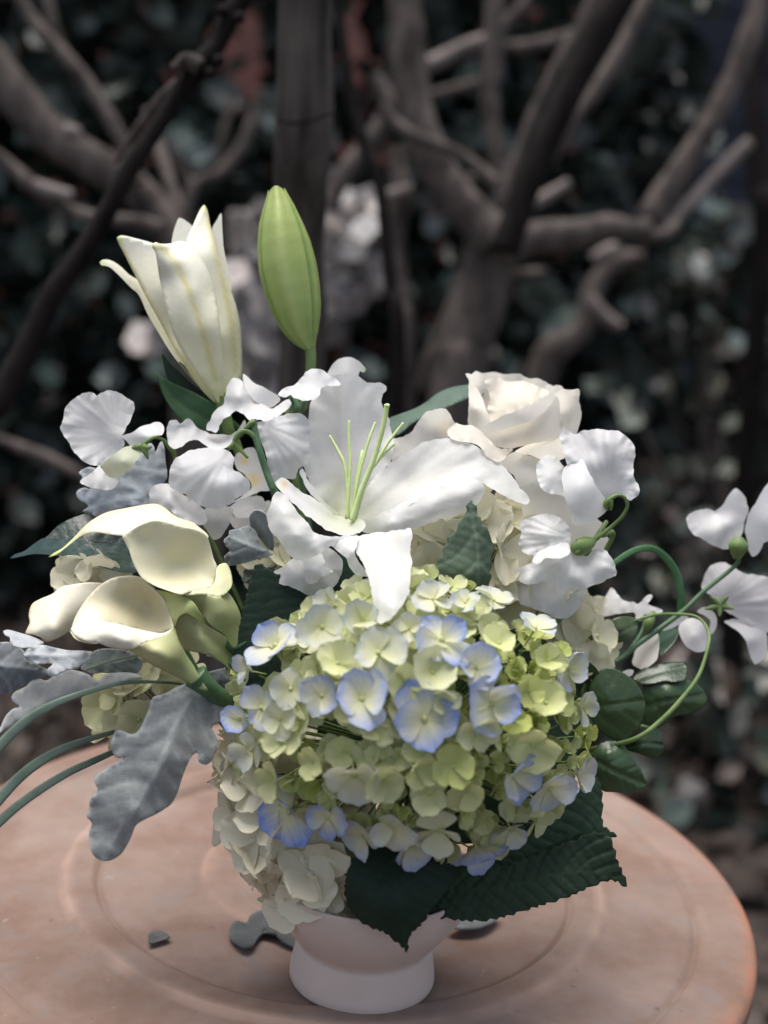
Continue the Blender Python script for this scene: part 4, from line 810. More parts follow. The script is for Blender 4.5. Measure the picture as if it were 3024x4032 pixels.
tube('stem', [Q('C', 1520, 390, -.004), Q('C', 1490, 480, .0), Q('C', 1450, 620, .006), MOUTH], [.0018, .0018, .002, .002], 'dark_stem', S3, 8, 8)
S4 = spea('large white sweet pea with a broad ribbed standard petal below the rose', SPG, Q('E', 880, 700, -.02))
sheet('banner_petal', 'E', [(634, 410), (640, 375), (658, 358), (700, 385), (742, 372), (800, 364), (882, 368), (942, 384), (980, 420), (1004, 480), (992, 552), (1002, 612), (1027, 652), (1016, 692), (976, 716), (942, 682), (902, 694), (862, 700), (800, 700), (730, 640), (680, 570), (650, 490)], -.020,
      [(870, 680, 6), (640, 400, 2), (740, 378, 8), (880, 372, 6), (1000, 480, 2), (900, 500, -4), (800, 470, 2), (1020, 660, -10), (940, 620, -2), (760, 530, -6), (980, 705, -8), (860, 430, -2)], 'petal', S4, (.82, .82, .83), ruf=(1.2, 80), paint=vein_fan(880, 690, 30, .05), fan=(880, 690, 19, .5))
sheet('wing_petal', 'E', [(514, 570), (518, 540), (532, 518), (572, 490), (612, 500), (652, 560), (662, 640), (702, 720), (640, 692), (572, 680), (532, 640)], -.022, [(520, 570, 0), (580, 500, 4), (590, 600, -5), (660, 650, 2), (650, 690, -2)], 'petal', S4, WH, ruf=(.8, 60))
sheet('wing_petal', 'E', [(640, 590), (660, 550), (702, 530), (742, 510), (772, 570), (812, 640), (842, 690), (872, 742), (832, 790), (762, 832), (702, 832), (680, 772), (652, 682)], -.034, [(645, 600, 4), (740, 520, 8), (740, 640, -6), (860, 740, 4), (720, 780, -4), (720, 825, 2)], 'petal', S4, (.83, .83, .84), wob=(1.0, .012))
tube('stem', [Q('E', 850, 740, -.03), Q('E', 875, 712, -.03), Q('E', 915, 690, -.03), Q('E', 950, 700, -.028), Q('E', 965, 742, -.026), Q('E', 938, 796, -.024), Q('E', 880, 850, -.022), Q('E', 812, 905, -.026), Q('E', 770, 960, -.01), MOUTH], [0.00208, 0.00192, 0.00128, 0.00128, 0.00136, 0.00136, 0.00144, 0.00160, 0.00176, 0.00176], 'stem_green', S4, 8, 8)
for pts in ([(872, 715), (860, 735), (868, 765)], [(880, 715), (882, 740), (885, 765)]):
    tube('calyx', [Q('E', a, b, -.033) for a, b in pts], [.0024, .002, .0006], 'stem_green', S4, 7, 6)
S5 = spea('crumpled white sweet pea in front of the rose stem above the hydrangea', SPG, Q('E', 740, 940, -.03))
sheet('banner_petal', 'E', [(436, 822), (470, 805), (502, 795), (572, 780), (632, 800), (672, 840), (687, 890), (672, 932), (622, 930), (562, 960), (502, 986), (450, 970), (430, 930), (440, 880)], -.030, [(440, 830, 2), (570, 790, 6), (670, 850, 2), (560, 870, -6), (460, 940, -2), (640, 920, -4), (500, 900, -1), (600, 840, -1)], 'petal', S5, WH, ruf=(.8, 60), paint=vein_fan(690, 900, 30, .05), fan=(690, 900, 15, .8))
sheet('wing_petal', 'E', [(498, 1012), (522, 970), (572, 945), (622, 925), (672, 925), (682, 972), (632, 1000), (562, 1000), (530, 1030)], -.042, [(505, 1010, 0), (590, 945, 4), (600, 985, -5), (675, 950, 2)], 'petal', S5, WH, ruf=(.9, 50))
sheet('wing_petal', 'E', [(398, 1078), (420, 1055), (452, 1040), (522, 1012), (602, 1000), (692, 970), (762, 990), (782, 965), (812, 950), (842, 948), (882, 990), (906, 1040), (917, 1080), (862, 1110), (782, 1140), (702, 1166), (622, 1152), (572, 1110), (502, 1130), (442, 1122)], -.036,
      [(405, 1080, 4), (520, 1030, 0), (480, 1100, -4), (620, 1020, -6), (600, 1090, 2), (700, 980, 2), (700, 1100, -8), (780, 1000, 6), (840, 960, 2), (850, 1040, -7), (910, 1080, 0), (790, 1090, -2), (700, 1160, -2)], 'petal', S5, WH, ruf=(1.2, 85), fan=(720, 960, 13, .9))
sheet('keel_petal', 'E', [(425, 1212), (412, 1170), (422, 1130), (502, 1128), (572, 1112), (622, 1150), (702, 1162), (765, 1148), (748, 1200), (712, 1262), (662, 1296), (602, 1292), (540, 1262), (482, 1242)], -.024, [(425, 1200, 0), (560, 1130, 4), (600, 1220, -6), (750, 1160, 2), (660, 1290, -2)], 'petal', S5, (.80, .80, .80), ruf=(.8, 80))
tube('calyx', [Q('E', 800, 912, -.03), Q('E', 765, 930, -.034), Q('E', 720, 945, -.036), Q('E', 698, 940, -.034)], [.002, .0055, .006, .003], 'stem_green', S5, 9, 8)
tube('calyx', [Q('E', 740, 945, -.038), Q('E', 720, 970, -.040), Q('E', 715, 985, -.040)], [.003, .002, .0006], 'stem_green', S5, 7, 6)
tube('stem', [Q('E', 800, 912, -.028), Q('E', 840, 885, -.02), Q('E', 800, 1050, .0), MOUTH], .0018, 'stem_green', S5, 8, 8)
S6 = spea('white sweet pea stem reaching out to the far right edge with two large blossoms', SPG, Q('I', 640, 850, .02))
zb = .07
sheet('banner_petal', 'E', [(1254, 812), (1265, 788), (1292, 770), (1350, 754), (1400, 768), (1450, 710), (1478, 672), (1502, 654), (1542, 690), (1562, 760), (1542, 832), (1522, 900), (1472, 952), (1402, 942), (1332, 906), (1282, 872)], zb, [(1260, 815, -8), (1350, 760, 4), (1400, 780, 8), (1500, 665, -6), (1450, 830, -4), (1480, 940, 4), (1350, 860, -6)], 'petal', S6, WH, ruf=(.6, 90))
sheet('banner_petal', 'E', [(1550, 810), (1602, 718), (1652, 636), (1700, 610), (1760, 640), (1790, 760), (1720, 880), (1640, 930), (1602, 990), (1572, 984), (1552, 900)], zb-.01, [(1560, 820, 4), (1660, 650, 0), (1780, 700, -6), (1640, 820, -6), (1590, 970, 2)], 'petal', S6, (.80, .80, .82))
tube('calyx', [Q('E', 1515, 895, zb-.012), Q('E', 1512, 940, zb-.012), Q('E', 1505, 1000, zb-.01)], [.003, .0075, .003], 'stem_green', S6, 9, 8)
sheet('banner_petal', 'I', [(1238, 350), (1242, 300), (1262, 245), (1302, 203), (1362, 184), (1422, 200), (1482, 248), (1562, 262), (1660, 280), (1760, 330), (1760, 480), (1722, 562), (1650, 642), (1602, 600), (1502, 560), (1400, 500), (1332, 422)], zb+.004, [(1245, 340, 2), (1360, 195, 8), (1480, 330, -6), (1660, 290, 4), (1600, 450, -8), (1700, 560, 0), (1400, 470, -2)], 'petal', S6, (.82, .81, .815), ruf=(.8, 120), fan=(1350, 460, 13, .5))
sheet('wing_petal', 'I', [(1380, 560), (1440, 548), (1502, 555), (1602, 580), (1652, 640), (1655, 740), (1622, 802), (1576, 838), (1550, 790), (1512, 682), (1452, 612), (1400, 580)], zb, [(1390, 565, 4), (1600, 590, 2), (1560, 680, -6), (1575, 830, 2), (1645, 740, 4)], 'petal', S6, WH)
sheet('wing_petal', 'I', [(1208, 500), (1262, 470), (1322, 520), (1330, 600), (1282, 655), (1290, 560), (1250, 520)], zb, [(1215, 500, 0), (1300, 520, -4), (1285, 640, 2)], 'petal', S6, WH)
for a in range(5):
    an = a*1.257+.3; tube('calyx', [Q('I', 1350, 460, zb-.012), Q('I', 1350+55*math.cos(an), 460+45*math.sin(an), zb-.014), Q('I', 1350+100*math.cos(an), 460+70*math.sin(an), zb-.016)], [.003, .002, .0005], 'stem_green', S6, 7, 6)
tube('stem', [Q('E', 1508, 985, zb-.01), Q('I', 1450, 205, zb-.008), Q('I', 1250, 370, zb-.012), Q('I', 1100, 510, zb-.02), Q('I', 840, 700, zb-.035), Q('I', 640, 850, zb-.05), Q('I', 300, 1000, 0.0), MOUTH], [0.00203, 0.00172, 0.00187, 0.00203, 0.00203, 0.00203, 0.00203, 0.00203], 'dark_stem', S6, 8, 10)
tube('tendril', [Q('I', 800, 562, .03), Q('I', 880, 535, .03), Q('I', 960, 518, .035), Q('I', 1060, 515, .04), Q('I', 1180, 525, .035), Q('I', 1245, 565, .03), Q('I', 1282, 645, .02), Q('I', 1272, 740, .01), Q('I', 1220, 900, .0), Q('I', 1130, 1030, -.008), Q('I', 980, 1190, -.016), Q('I', 800, 1315, -.02), Q('I', 500, 1380, .0)], [0.00078, 0.00109, 0.00109, 0.00109, 0.00109, 0.00109, 0.00125, 0.00133, 0.00156, 0.00172, 0.00187, 0.00172, 0.00156], 'stem_green', S6, 8, 8)
S7 = spea('small white sweet pea blossoms behind the round leaves at lower right', SPG, Q('I', 850, 560, .05))
sheet('banner_petal', 'I', [(603, 522), (605, 480), (612, 430), (640, 372), (665, 348), (702, 392), (742, 430), (802, 436), (832, 450), (872, 408), (912, 388), (922, 410), (892, 452), (962, 480), (985, 502), (902, 522), (832, 562), (800, 522), (702, 516)], .055, [(610, 510, 0), (660, 360, 6), (740, 470, -4), (910, 395, 2), (900, 500, -3)], 'petal', S7, WH, ruf=(.5, 60))
sheet('wing_petal', 'I', [(1088, 622), (1092, 585), (1112, 560), (1182, 540), (1252, 580), (1284, 652), (1268, 740), (1212, 757), (1150, 732), (1110, 682)], .06, [(1095, 620, 2), (1180, 545, 4), (1190, 650, -6), (1270, 680, 2)], 'petal', S7, WH)
sheet('wing_petal', 'I', [(985, 620), (1030, 570), (1090, 520), (1150, 530), (1100, 575), (1050, 605)], .058, [(990, 618, 0), (1090, 540, 0), (1140, 530, 0)], 'petal', S7, WH)
sheet('wing_petal', 'I', [(795, 832), (800, 780), (812, 750), (852, 700), (902, 670), (955, 640), (965, 720), (952, 800), (902, 850), (850, 868)], .045, [(800, 830, 0), (940, 660, 4), (890, 770, -5)], 'petal', S7, (.80, .79, .74))
sheet('wing_petal', 'I', [(720, 895), (760, 870), (800, 872), (790, 905), (740, 920)], .04, [(725, 895, 0), (790, 880, 0), (760, 910, -2)], 'petal', S7, WH)
tube('calyx', [Q('I', 930, 500, .045), Q('I', 900, 570, .04), Q('I', 870, 640, .04)], [.0015, .004, .001], 'stem_green', S7, 8, 6)
tube('stem', [Q('I', 880, 520, .05), Q('I', 850, 640, .045), Q('I', 700, 820, .03), Q('I', 400, 1000, .02), MOUTH], .0018, 'dark_stem', S7, 8, 8)
S8 = spea('translucent white sweet pea petal hanging under the open lily', SPG, Q('D', 440, 1480, -.03))
sheet('banner_petal', 'D', [(118, 1592), (170, 1555), (222, 1520), (322, 1440), (402, 1418), (482, 1420), (562, 1480), (582, 1560), (562, 1622), (512, 1682), (440, 1742), (380, 1744), (312, 1712), (222, 1672), (140, 1642)], -.046, [(125, 1595, 4), (320, 1450, 6), (300, 1600, -6), (480, 1430, 8), (575, 1560, 6), (450, 1600, -5), (400, 1740, -2)], 'petal', S8, (.78, .78, .77), ruf=(1.0, 100), wob=(1.5, .012))
sheet('wing_petal', 'D', [(320, 1482), (380, 1450), (442, 1460), (472, 1540), (514, 1572), (512, 1602), (442, 1612), (402, 1652), (340, 1646), (330, 1560)], -.056, [(325, 1490, 4), (440, 1465, 4), (390, 1560, -5), (510, 1590, 0), (350, 1640, 0)], 'petal', S8, (.80, .80, .79), ruf=(.8, 60))
stem_in(S8, Q('D', 430, 1430, -.03), .0018)
# part of an older lily behind the left sweet peas: yellow marked petal
L4 = thing('lily', 'white lily petals with yellow stains half hidden behind the left sweet peas', 'flower', Q('C', 1150, 950, .01))
sheet('petal', 'C', [(1085, 765), (1100, 735), (1132, 715), (1200, 695), (1245, 760), (1292, 850), (1315, 940), (1250, 960), (1202, 975), (1120, 1010), (1052, 1035), (962, 1092), (918, 1062), (1000, 1055), (1100, 1010), (1190, 930), (1150, 860), (1100, 812)], -.006, [(1090, 770, 4), (1200, 705, 8), (1200, 850, 2), (1300, 920, -4), (1100, 1020, -6), (940, 1070, -8)], 'petal', L4, LIL, paint=lambda x, y, e, c: bl(c, (.86, .66, .25), .8*gs(x, y, 1150, 770, 30)+.8*gs(x, y, 1205, 890, 45)))
sheet('petal', 'C', [(1060, 1052), (1142, 1000), (1252, 988), (1272, 1070), (1222, 1085), (1180, 1112), (1112, 1112), (1080, 1085)], .0, [(1065, 1055, 0), (1250, 1000, 4), (1170, 1060, -4)], 'petal', L4, (.80, .80, .80))
sheet('petal', 'C', [(1050, 1110), (1110, 1080), (1200, 1060), (1300, 1010), (1320, 1120), (1280, 1240), (1180, 1230), (1100, 1180)], .012, [(1060, 1110, 0), (1300, 1030, 4), (1200, 1150, -4)], 'petal', L4, (.80, .80, .79))
stem_in(L4, Q('C', 1150, 980, .02), .003)

# ---- calla lilies (crop F)
CG = 'cream calla lilies at the left of the bouquet'
def cp(x, y, e, c):
    c = bl(c, (.70, .70, .36), .45*np.clip((x-700)/600, 0, 1)); return c
K1 = thing('calla_lily', 'upper cream calla lily with its long pointed tip curving left', 'flower', Q('F', 1400, 900, -.05), CG)
sheet('spathe_back', 'F', [(288, 442), (330, 412), (372, 388), (432, 332), (490, 270), (560, 214), (640, 174), (760, 149), (870, 129), (930, 127), (980, 150), (1042, 198), (1100, 222), (1145, 236), (1190, 270), (1240, 320), (1200, 360), (1080, 310), (920, 280), (800, 300), (735, 314), (640, 304), (560, 294), (482, 316), (400, 378), (340, 424)], -.048,
      [(295, 438, -22), (430, 345, -14), (560, 225, 0), (560, 285, -14), (760, 155, 10), (760, 290, -16), (930, 132, 14), (930, 210, 2), (1100, 225, 8), (1060, 290, -4), (1180, 300, 4)], 'thick_petal', K1, IV, paint=lambda x, y, e, c: bl(c, (.50, .58, .12), np.clip(1.0-(x-288)/240, 0, 1)*np.clip(1-e*.8, .3, .9)), thick=.0004)
sheet('spathe', 'F', [(728, 314), (768, 292), (802, 270), (860, 242), (922, 226), (1002, 240), (1082, 264), (1162, 280), (1222, 312), (1247, 370), (1267, 450), (1288, 500), (1278, 570), (1255, 625), (1202, 635), (1150, 645), (1110, 652), (1080, 664), (1002, 642), (922, 612), (852, 572), (820, 530), (790, 470), (768, 400), (742, 352)], -.064,
      [(735, 318, -12), (860, 250, -4), (920, 232, 0), (1080, 270, 4), (1220, 320, 10), (1280, 500, 10), (860, 340, 2), (900, 480, 2), (1000, 400, 8), (1100, 500, 16), (1200, 450, 14), (1000, 560, 8), (850, 560, -12), (780, 430, -12), (1080, 655, -14), (960, 625, -14), (1240, 620, 4)], 'thick_petal', K1, IV, paint=lambda x, y, e, c: bl(c, (.74, .70, .42), .5*gs(x, y, 1150, 500, 200)), thick=.0004)
sheet('spathe_lip', 'F', [(1080, 662), (1120, 648), (1200, 633), (1248, 622), (1276, 580), (1290, 500), (1340, 478), (1368, 520), (1380, 600), (1350, 652), (1302, 676), (1252, 668), (1190, 664), (1130, 668)], -.060, [(1085, 662, -14), (1250, 630, -6), (1290, 510, 6), (1370, 540, 10), (1300, 670, -8), (1330, 580, 0)], 'thick_petal', K1, (.66, .66, .40), thick=.0004)
sheet('tube', 'F', [(1100, 668), (1190, 660), (1302, 676), (1352, 652), (1402, 720), (1432, 800), (1428, 880), (1412, 975), (1380, 980), (1332, 905), (1252, 850), (1180, 760)], -.058, [(1110, 668, -10), (1300, 680, -12), (1350, 655, 2), (1400, 730, 2), (1425, 860, 4), (1300, 780, -14), (1340, 880, -6), (1400, 970, 0), (1180, 750, -4)], 'thick_petal', K1, (.42, .45, .22), thick=.0004, paint=lambda x, y, e, c: bl(c, (.24, .30, .12), np.clip((y-760)/220, 0, .8)))
K3 = thing('calla_lily', 'leftmost cream calla lily with a broad folded lip, behind the open one', 'flower', Q('F', 1300, 1000, -.06), CG)
sheet('spathe', 'F', [(150, 902), (160, 868), (176, 832), (170, 782), (190, 722), (242, 690), (312, 660), (362, 620), (432, 605), (502, 594), (562, 593), (640, 610), (600, 680), (520, 770), (470, 850), (415, 882), (342, 926), (272, 947), (240, 920), (192, 902)], -.060,
      [(155, 900, -6), (172, 790, 2), (240, 695, 6), (430, 610, 10), (560, 597, 14), (300, 760, -2), (250, 840, -7), (330, 880, -10), (270, 940, -4), (410, 880, 2), (420, 730, 2), (540, 700, 8), (210, 890, -9)], 'thick_petal', K3, (.77, .725, .58), thick=.0004, paint=lambda x, y, e, c: bl(c, (.66, .58, .36), .6*np.clip(1-e*5, 0, 1)*(x < 260)), wob=(2.5, .022))
sheet('tube', 'F', [(1030, 872), (1062, 800), (1112, 772), (1182, 818), (1262, 868), (1342, 918), (1400, 985), (1412, 1080), (1440, 1200), (1400, 1180), (1350, 1100), (1252, 1032), (1182, 1012), (1092, 992), (1050, 950)], -.056, [(1040, 880, -2), (1110, 780, -4), (1260, 870, 2), (1390, 990, 6), (1200, 920, -10), (1300, 1000, -6), (1420, 1150, 2), (1100, 985, 2)], 'thick_petal', K3, (.50, .50, .27), thick=.0004, paint=lambda x, y, e, c: bl(c, (.26, .31, .13), np.clip((x-1080)/300, 0, .85)))
tube('stem', [Q('F', 1390, 1040, -.052), Q('F', 1440, 1180, -.045), Q('F', 1520, 1320, -.03), MOUTH], [.008, .006, .005, .005], 'dark_stem', K3, 10, 8)
tube('stem', [Q('F', 1395, 930, -.052), Q('F', 1440, 1060, -.04), Q('F', 1540, 1250, -.02), MOUTH], [.009, .006, .005, .005], 'dark_stem', K1, 10, 8)
K2 = thing('calla_lily', 'open cream calla lily facing left below the pointed one', 'flower', Q('F', 1200, 1180, -.07), CG)
sheet('spathe', 'F', [(430, 862), (434, 830), (446, 800), (472, 752), (522, 680), (592, 610), (662, 570), (740, 556), (822, 560), (862, 585), (922, 640), (972, 692), (1002, 760), (1022, 830), (1030, 862), (1000, 880), (960, 892), (880, 885), (780, 862), (660, 840), (540, 840)], -.080,
      [(435, 850, -4), (480, 750, 4), (590, 615, 12), (740, 560, 14), (860, 590, 12), (970, 695, 12), (1025, 850, 4), (600, 740, 8), (740, 700, 22), (880, 740, 30), (940, 850, 16), (780, 820, 14), (600, 820, -2), (680, 640, 14)], 'thick_petal', K2, (.76, .70, .50), thick=.0004, paint=lambda x, y, e, c: bl(c, (.70, .62, .34), .55*gs(x, y, 900, 780, 200)))
sheet('spathe_lip', 'F', [(420, 872), (432, 850), (470, 826), (540, 818), (660, 830), (780, 858), (880, 882), (960, 894), (1000, 880), (1034, 858), (990, 905), (922, 930), (852, 958), (800, 985), (758, 994), (700, 990), (640, 975), (580, 952), (530, 950), (480, 930), (440, 905)], -.094,
      [(425, 872, 6), (540, 825, 8), (780, 865, 10), (960, 890, 12), (1030, 862, 14), (600, 890, -6), (760, 930, -8), (480, 915, 0), (700, 985, 0), (850, 955, 2), (920, 925, 6)], 'thick_petal', K2, (.80, .755, .62), thick=.0004, wob=(1.5, .012))
sheet('spathe_fold', 'F', [(415, 880), (440, 900), (500, 930), (585, 945), (580, 955), (540, 958), (480, 945), (440, 920)], -.088, [(420, 882, 0), (500, 935, -3), (580, 950, 0)], 'thick_petal', K2, (.80, .74, .50))
sheet('tube', 'F', [(766, 996), (800, 982), (852, 955), (922, 926), (992, 902), (1034, 862), (1060, 930), (1100, 1010), (1152, 1090), (1192, 1170), (1235, 1235), (1190, 1230), (1102, 1182), (1002, 1132), (902, 1082), (822, 1032)], -.086,
      [(770, 995, -6), (920, 930, -6), (1030, 870, 6), (900, 1010, -14), (1000, 1060, -12), (1110, 1030, 4), (1180, 1160, 2), (1000, 1130, 2), (860, 1055, 0), (1220, 1230, 2)], 'thick_petal', K2, (.52, .50, .27), thick=.0004, paint=lambda x, y, e, c: bl(c, (.24, .30, .12), np.clip((x-850)/350, 0, .9)))
tube('stem', [Q('F', 1160, 1150, -.078), Q('F', 1230, 1215, -.074), Q('F', 1340, 1300, -.06), Q('F', 1460, 1380, -.04), MOUTH], [.009, .0068, .006, .0055, .005], 'dark_stem', K2, 12, 10)
tube('spadix', [Q('F', 1010, 800, -.058), Q('F', 1060, 730, -.062), Q('F', 1020, 690, -.066)], [.004, .004, .002], 'lime', K2, 9, 6)
sheet('spathe_side', 'F', [(925, 640), (1000, 650), (1070, 664), (1140, 700), (1190, 770), (1240, 850), (1180, 820), (1110, 778), (1062, 802), (1032, 862), (1005, 760), (972, 692)], -.066, [(930, 645, 2), (1080, 670, -2), (1230, 840, 4), (1040, 760, -6), (1120, 740, -8)], 'thick_petal', K2, (.60, .62, .24), thick=.0004, paint=lambda x, y, e, c: bl(c, (.30, .40, .16), .7*sg(x, y, [(1080, 670), (1150, 750), (1240, 850)], 25)))

# ---- hydrangea heads
SEP = []
def sepal_mesh(v):
    """one rounded hydrangea sepal: unit length along +Y, +Z is its face; shared by all florets"""
    rr = random.Random(40+v); V = []; uv = []; nu, nv = 7, 8
    wdt = rr.uniform(.50, .66); cup = rr.uniform(.10, .30); roll = rr.uniform(-.22, .25); ph = rr.uniform(0, 6)
    for j in range(nv):
        t = (j/(nv-1))**.78
        ww = wdt*(math.sqrt(max(0, 1-((t-.56)/.45)**2)) if t > .56 else (.22+.78*math.sin(math.pi/2*t/.56)**1.1))
        for i in range(nu):
            q = i/(nu-1)*2-1
            x = q*ww; y = t-.10*q*q*max(0, t-.4)
            z = cup*(q*q)*ww*1.4 + .20*t*t*roll*3 - .10*t*(1-t) + .030*math.sin(q*5+ph+t*4)*t + .02*math.cos(q*16)*t*(1-abs(q))
            V.append((x, y, z)); uv.append((min(1, max(t, abs(q)**2*.95*min(1, t*1.6))), q))
    Fc = [(j*nu+i, j*nu+i+1, (j+1)*nu+i+1, (j+1)*nu+i) for j in range(nv-1) for i in range(nu-1)]
    return V, Fc, uv
def raw_mesh(name, V, Fc, uv, mat):
    me = bpy.data.meshes.new(name); me.from_pydata([tuple(v) for v in V], [], Fc); me.polygons.foreach_set('use_smooth', [True]*len(Fc))
    u = me.uv_layers.new(name='UVMap'); li = np.zeros(len(me.loops), int); me.loops.foreach_get('vertex_index', li)
    u.data.foreach_set('uv', np.asarray(uv, float)[li].ravel()); me.materials.append(MATS[mat]); return me
NV = 8
SG = [sepal_mesh(v) for v in range(NV)]
SEP = [raw_mesh('sepal', *g, 'sepal') for g in SG]
def eye_geo(k=6):
    V = []; uv = []
    for j, (r_, z) in enumerate(((.10, -.02), (.115, .04), (.08, .10), (.012, .125))):
        for i in range(k): V.append((r_*math.cos(2*math.pi*i/k), r_*math.sin(2*math.pi*i/k), z)); uv.append((.15, 0))
    Fc = [(j*k+i, j*k+(i+1) % k, (j+1)*k+(i+1) % k, (j+1)*k+i) for j in range(3) for i in range(k)]
    b = len(V)                                     # thin flower stalk behind the eye
    for z in (-.02, -1.1):
        for i in range(4): V.append((.05*math.cos(math.pi*i/2), .05*math.sin(math.pi*i/2), z)); uv.append((0, 0))
    Fc += [(b+i, b+(i+1) % 4, b+4+(i+1) % 4, b+4+i) for i in range(4)]
    return V, Fc, uv
EYE = raw_mesh('floret_eye', *eye_geo(), 'sepal')
def sepal_mat4(rr, k, spread, openness=1.0):
    a = k*math.pi/2+rr.uniform(-.18, .18); tilt = math.radians(rr.uniform(2, 52)*openness); s = rr.uniform(.84, 1.14)
    return Matrix.Rotation(a, 4, 'Z') @ Matrix.Translation((0, .07, .035 if k % 2 else .0)) @ Matrix.Rotation(tilt, 4, 'X') @ Matrix.Rotation(rr.uniform(-.38, .38), 4, 'Y') @ Matrix.Diagonal((s*rr.uniform(.95, 1.15), s, s, 1))
def floret_geo(seed, openness):
    rr = random.Random(seed); V, Fc, uv = eye_geo(); V = list(V); Fc = list(Fc); uv = list(uv)
    for k in range(4):
        M = sepal_mat4(rr, k, 1, openness); g = SG[rr.randrange(NV)]; b = len(V)
        V += [tuple(M @ Vector(p)) for p in g[0]]; Fc += [tuple(b+i for i in f) for f in g[1]]; uv += g[2]
    return V, Fc, uv
FLO = [raw_mesh('floret', *floret_geo(100+i, 1.0), 'sepal') for i in range(8)]
FLC = [raw_mesh('floret', *floret_geo(200+i, 1.75), 'sepal') for i in range(6)]
def frame(nrm, spin):
    n_ = Vector(nrm).normalized(); a = n_.orthogonal().normalized(); b = n_.cross(a)
    M = Matrix((a, b, n_)).transposed().to_4x4(); return M @ Matrix.Rotation(spin, 4, 'Z')
rF = random.Random(5)
def floret(head, pos, nrm, size, colr, split, closed=False, spin=None):
    base = origin_of(head); M = Matrix.Translation(Vector(pos)-base) @ frame(nrm, rF.uniform(0, 6.28) if spin is None else spin) @ Matrix.Scale(size, 4)
    if not split:
        o = bpy.data.objects.new('floret', (FLC if closed else FLO)[rF.randrange(6)]); C.objects.link(o); o.parent = head; o.matrix_local = M; o.color = (*colr, 1); return o
    o = bpy.data.objects.new('floret', EYE); C.objects.link(o); o.parent = head; o.matrix_local = M; o.color = (colr[0]*.2, .6, colr[2], 1)
    for k in range(4):
        q = bpy.data.objects.new('petal', SEP[rF.randrange(NV)]); C.objects.link(q); q.parent = o; q.matrix_local = sepal_mat4(rF, k, 1)
        q.color = (min(1, max(0, colr[0]*rF.uniform(.75, 1.25))), colr[1], colr[2]*rF.uniform(.94, 1.05), 1)
    return o
HC = (1612.0, 2841.0)                             # centre of the blue head in photograph pixels
HZ = -.055
HB = thing('hydrangea', 'large yellow green hydrangea head with blue edged petals at the front of the bouquet', 'flower', P(HC[0], HC[1], DV+HZ))
HA, HBm, HD = 700.0, 575.0, .098
def on_head(xc, yc, push=0.0):
    x = CROP['H'][0]+xc*CROP['H'][2]; y = CROP['H'][1]+yc*CROP['H'][2]
    ex, ey = (x-HC[0])/HA, (y-HC[1])/HBm; r2 = min(ex*ex+ey*ey, .995); ez = -math.sqrt(1-r2)
    d = DV+HZ+ez*HD+push
    n_ = cX*ex*(HD/(HA*d/F_PX))-cY*ey*(HD/(HBm*d/F_PX))+cF*ez
    n_ = n_/np.linalg.norm(n_)
    n_ = .62*n_-.38*cF+.10*cY+.0*cX
    return P(x, y, d), n_/np.linalg.norm(n_)
BIG = [(900, 175, 88, .35, 0), (1160, 180, 80, .35, .1), (935, 350, 118, .95, 0), (1085, 470, 92, .75, 0), (1150, 625, 112, .85, 0), (595, 605, 108, .95, 0), (425, 590, 82, .7, 0), (862, 690, 128, .95, 0),
       (285, 1085, 128, 1.1, 0), (445, 1110, 92, 1.0, 0), (560, 930, 102, .3, .05), (600, 1190, 92, .6, 0), (735, 1165, 82, .4, 0), (930, 1165, 102, .15, .05), (1085, 1240, 122, .8, 0), (1235, 1165, 84, .55, 0),
       (1240, 935, 112, .9, 0), (1400, 985, 104, .55, 0), (1520, 925, 92, .4, 0), (225, 375, 112, .85, 0), (425, 295, 96, .45, .1), (600, 265, 84, .35, .2), (665, 405, 96, .5, .15), (895, 490, 96, .1, .25), (785, 535, 72, .05, .4),
       (290, 560, 82, .35, .1), (165, 640, 86, .7, 0), (70, 690, 72, 1.1, 0), (245, 690, 76, .3, .1), (255, 790, 74, .05, .3), (1480, 480, 84, .6, .1), (1545, 640, 76, .4, .15), (1340, 300, 82, .65, .1), (1185, 365, 74, .05, .4), (1330, 800, 98, .0, .35),
       (1385, 620, 78, .05, .45), (1310, 570, 66, 0, .6), (825, 900, 80, .05, .4), (985, 895, 78, 0, .6), (225, 955, 98, .02, .3), (385, 870, 72, 0, .4), (690, 950, 84, .1, .35), (885, 1010, 80, .1, .35), (1040, 1000, 74, 0, .35), (1090, 735, 88, .1, .3),
       (945, 620, 70, .25, .3), (490, 450, 82, .05, .3), (470, 195, 74, .5, .1), (1395, 440, 70, .1, .5), (800, 300, 66, .3, .1), (120, 820, 84, .35, 0), (40, 900, 80, .5, 0), (800, 1230, 92, .7, 0), (1250, 700, 60, 0, .8), (1560, 760, 62, 0, .8), (110, 480, 70, .6, 0), (1040, 190, 66, .5, .1)]
placed = []
for x, y, s_, b_, g_ in BIG:
    p, n_ = on_head(x, y, -.010)
    floret(HB, p, n_+np.array([rF.uniform(-.34, .34) for _ in range(3)]), s_*.91622*DV*.90/F_PX*1.13, (min(1, b_*.88), min(1, g_+.22), rF.uniform(.94, 1.0)), True); placed.append((x, y, s_))
n_small = 0
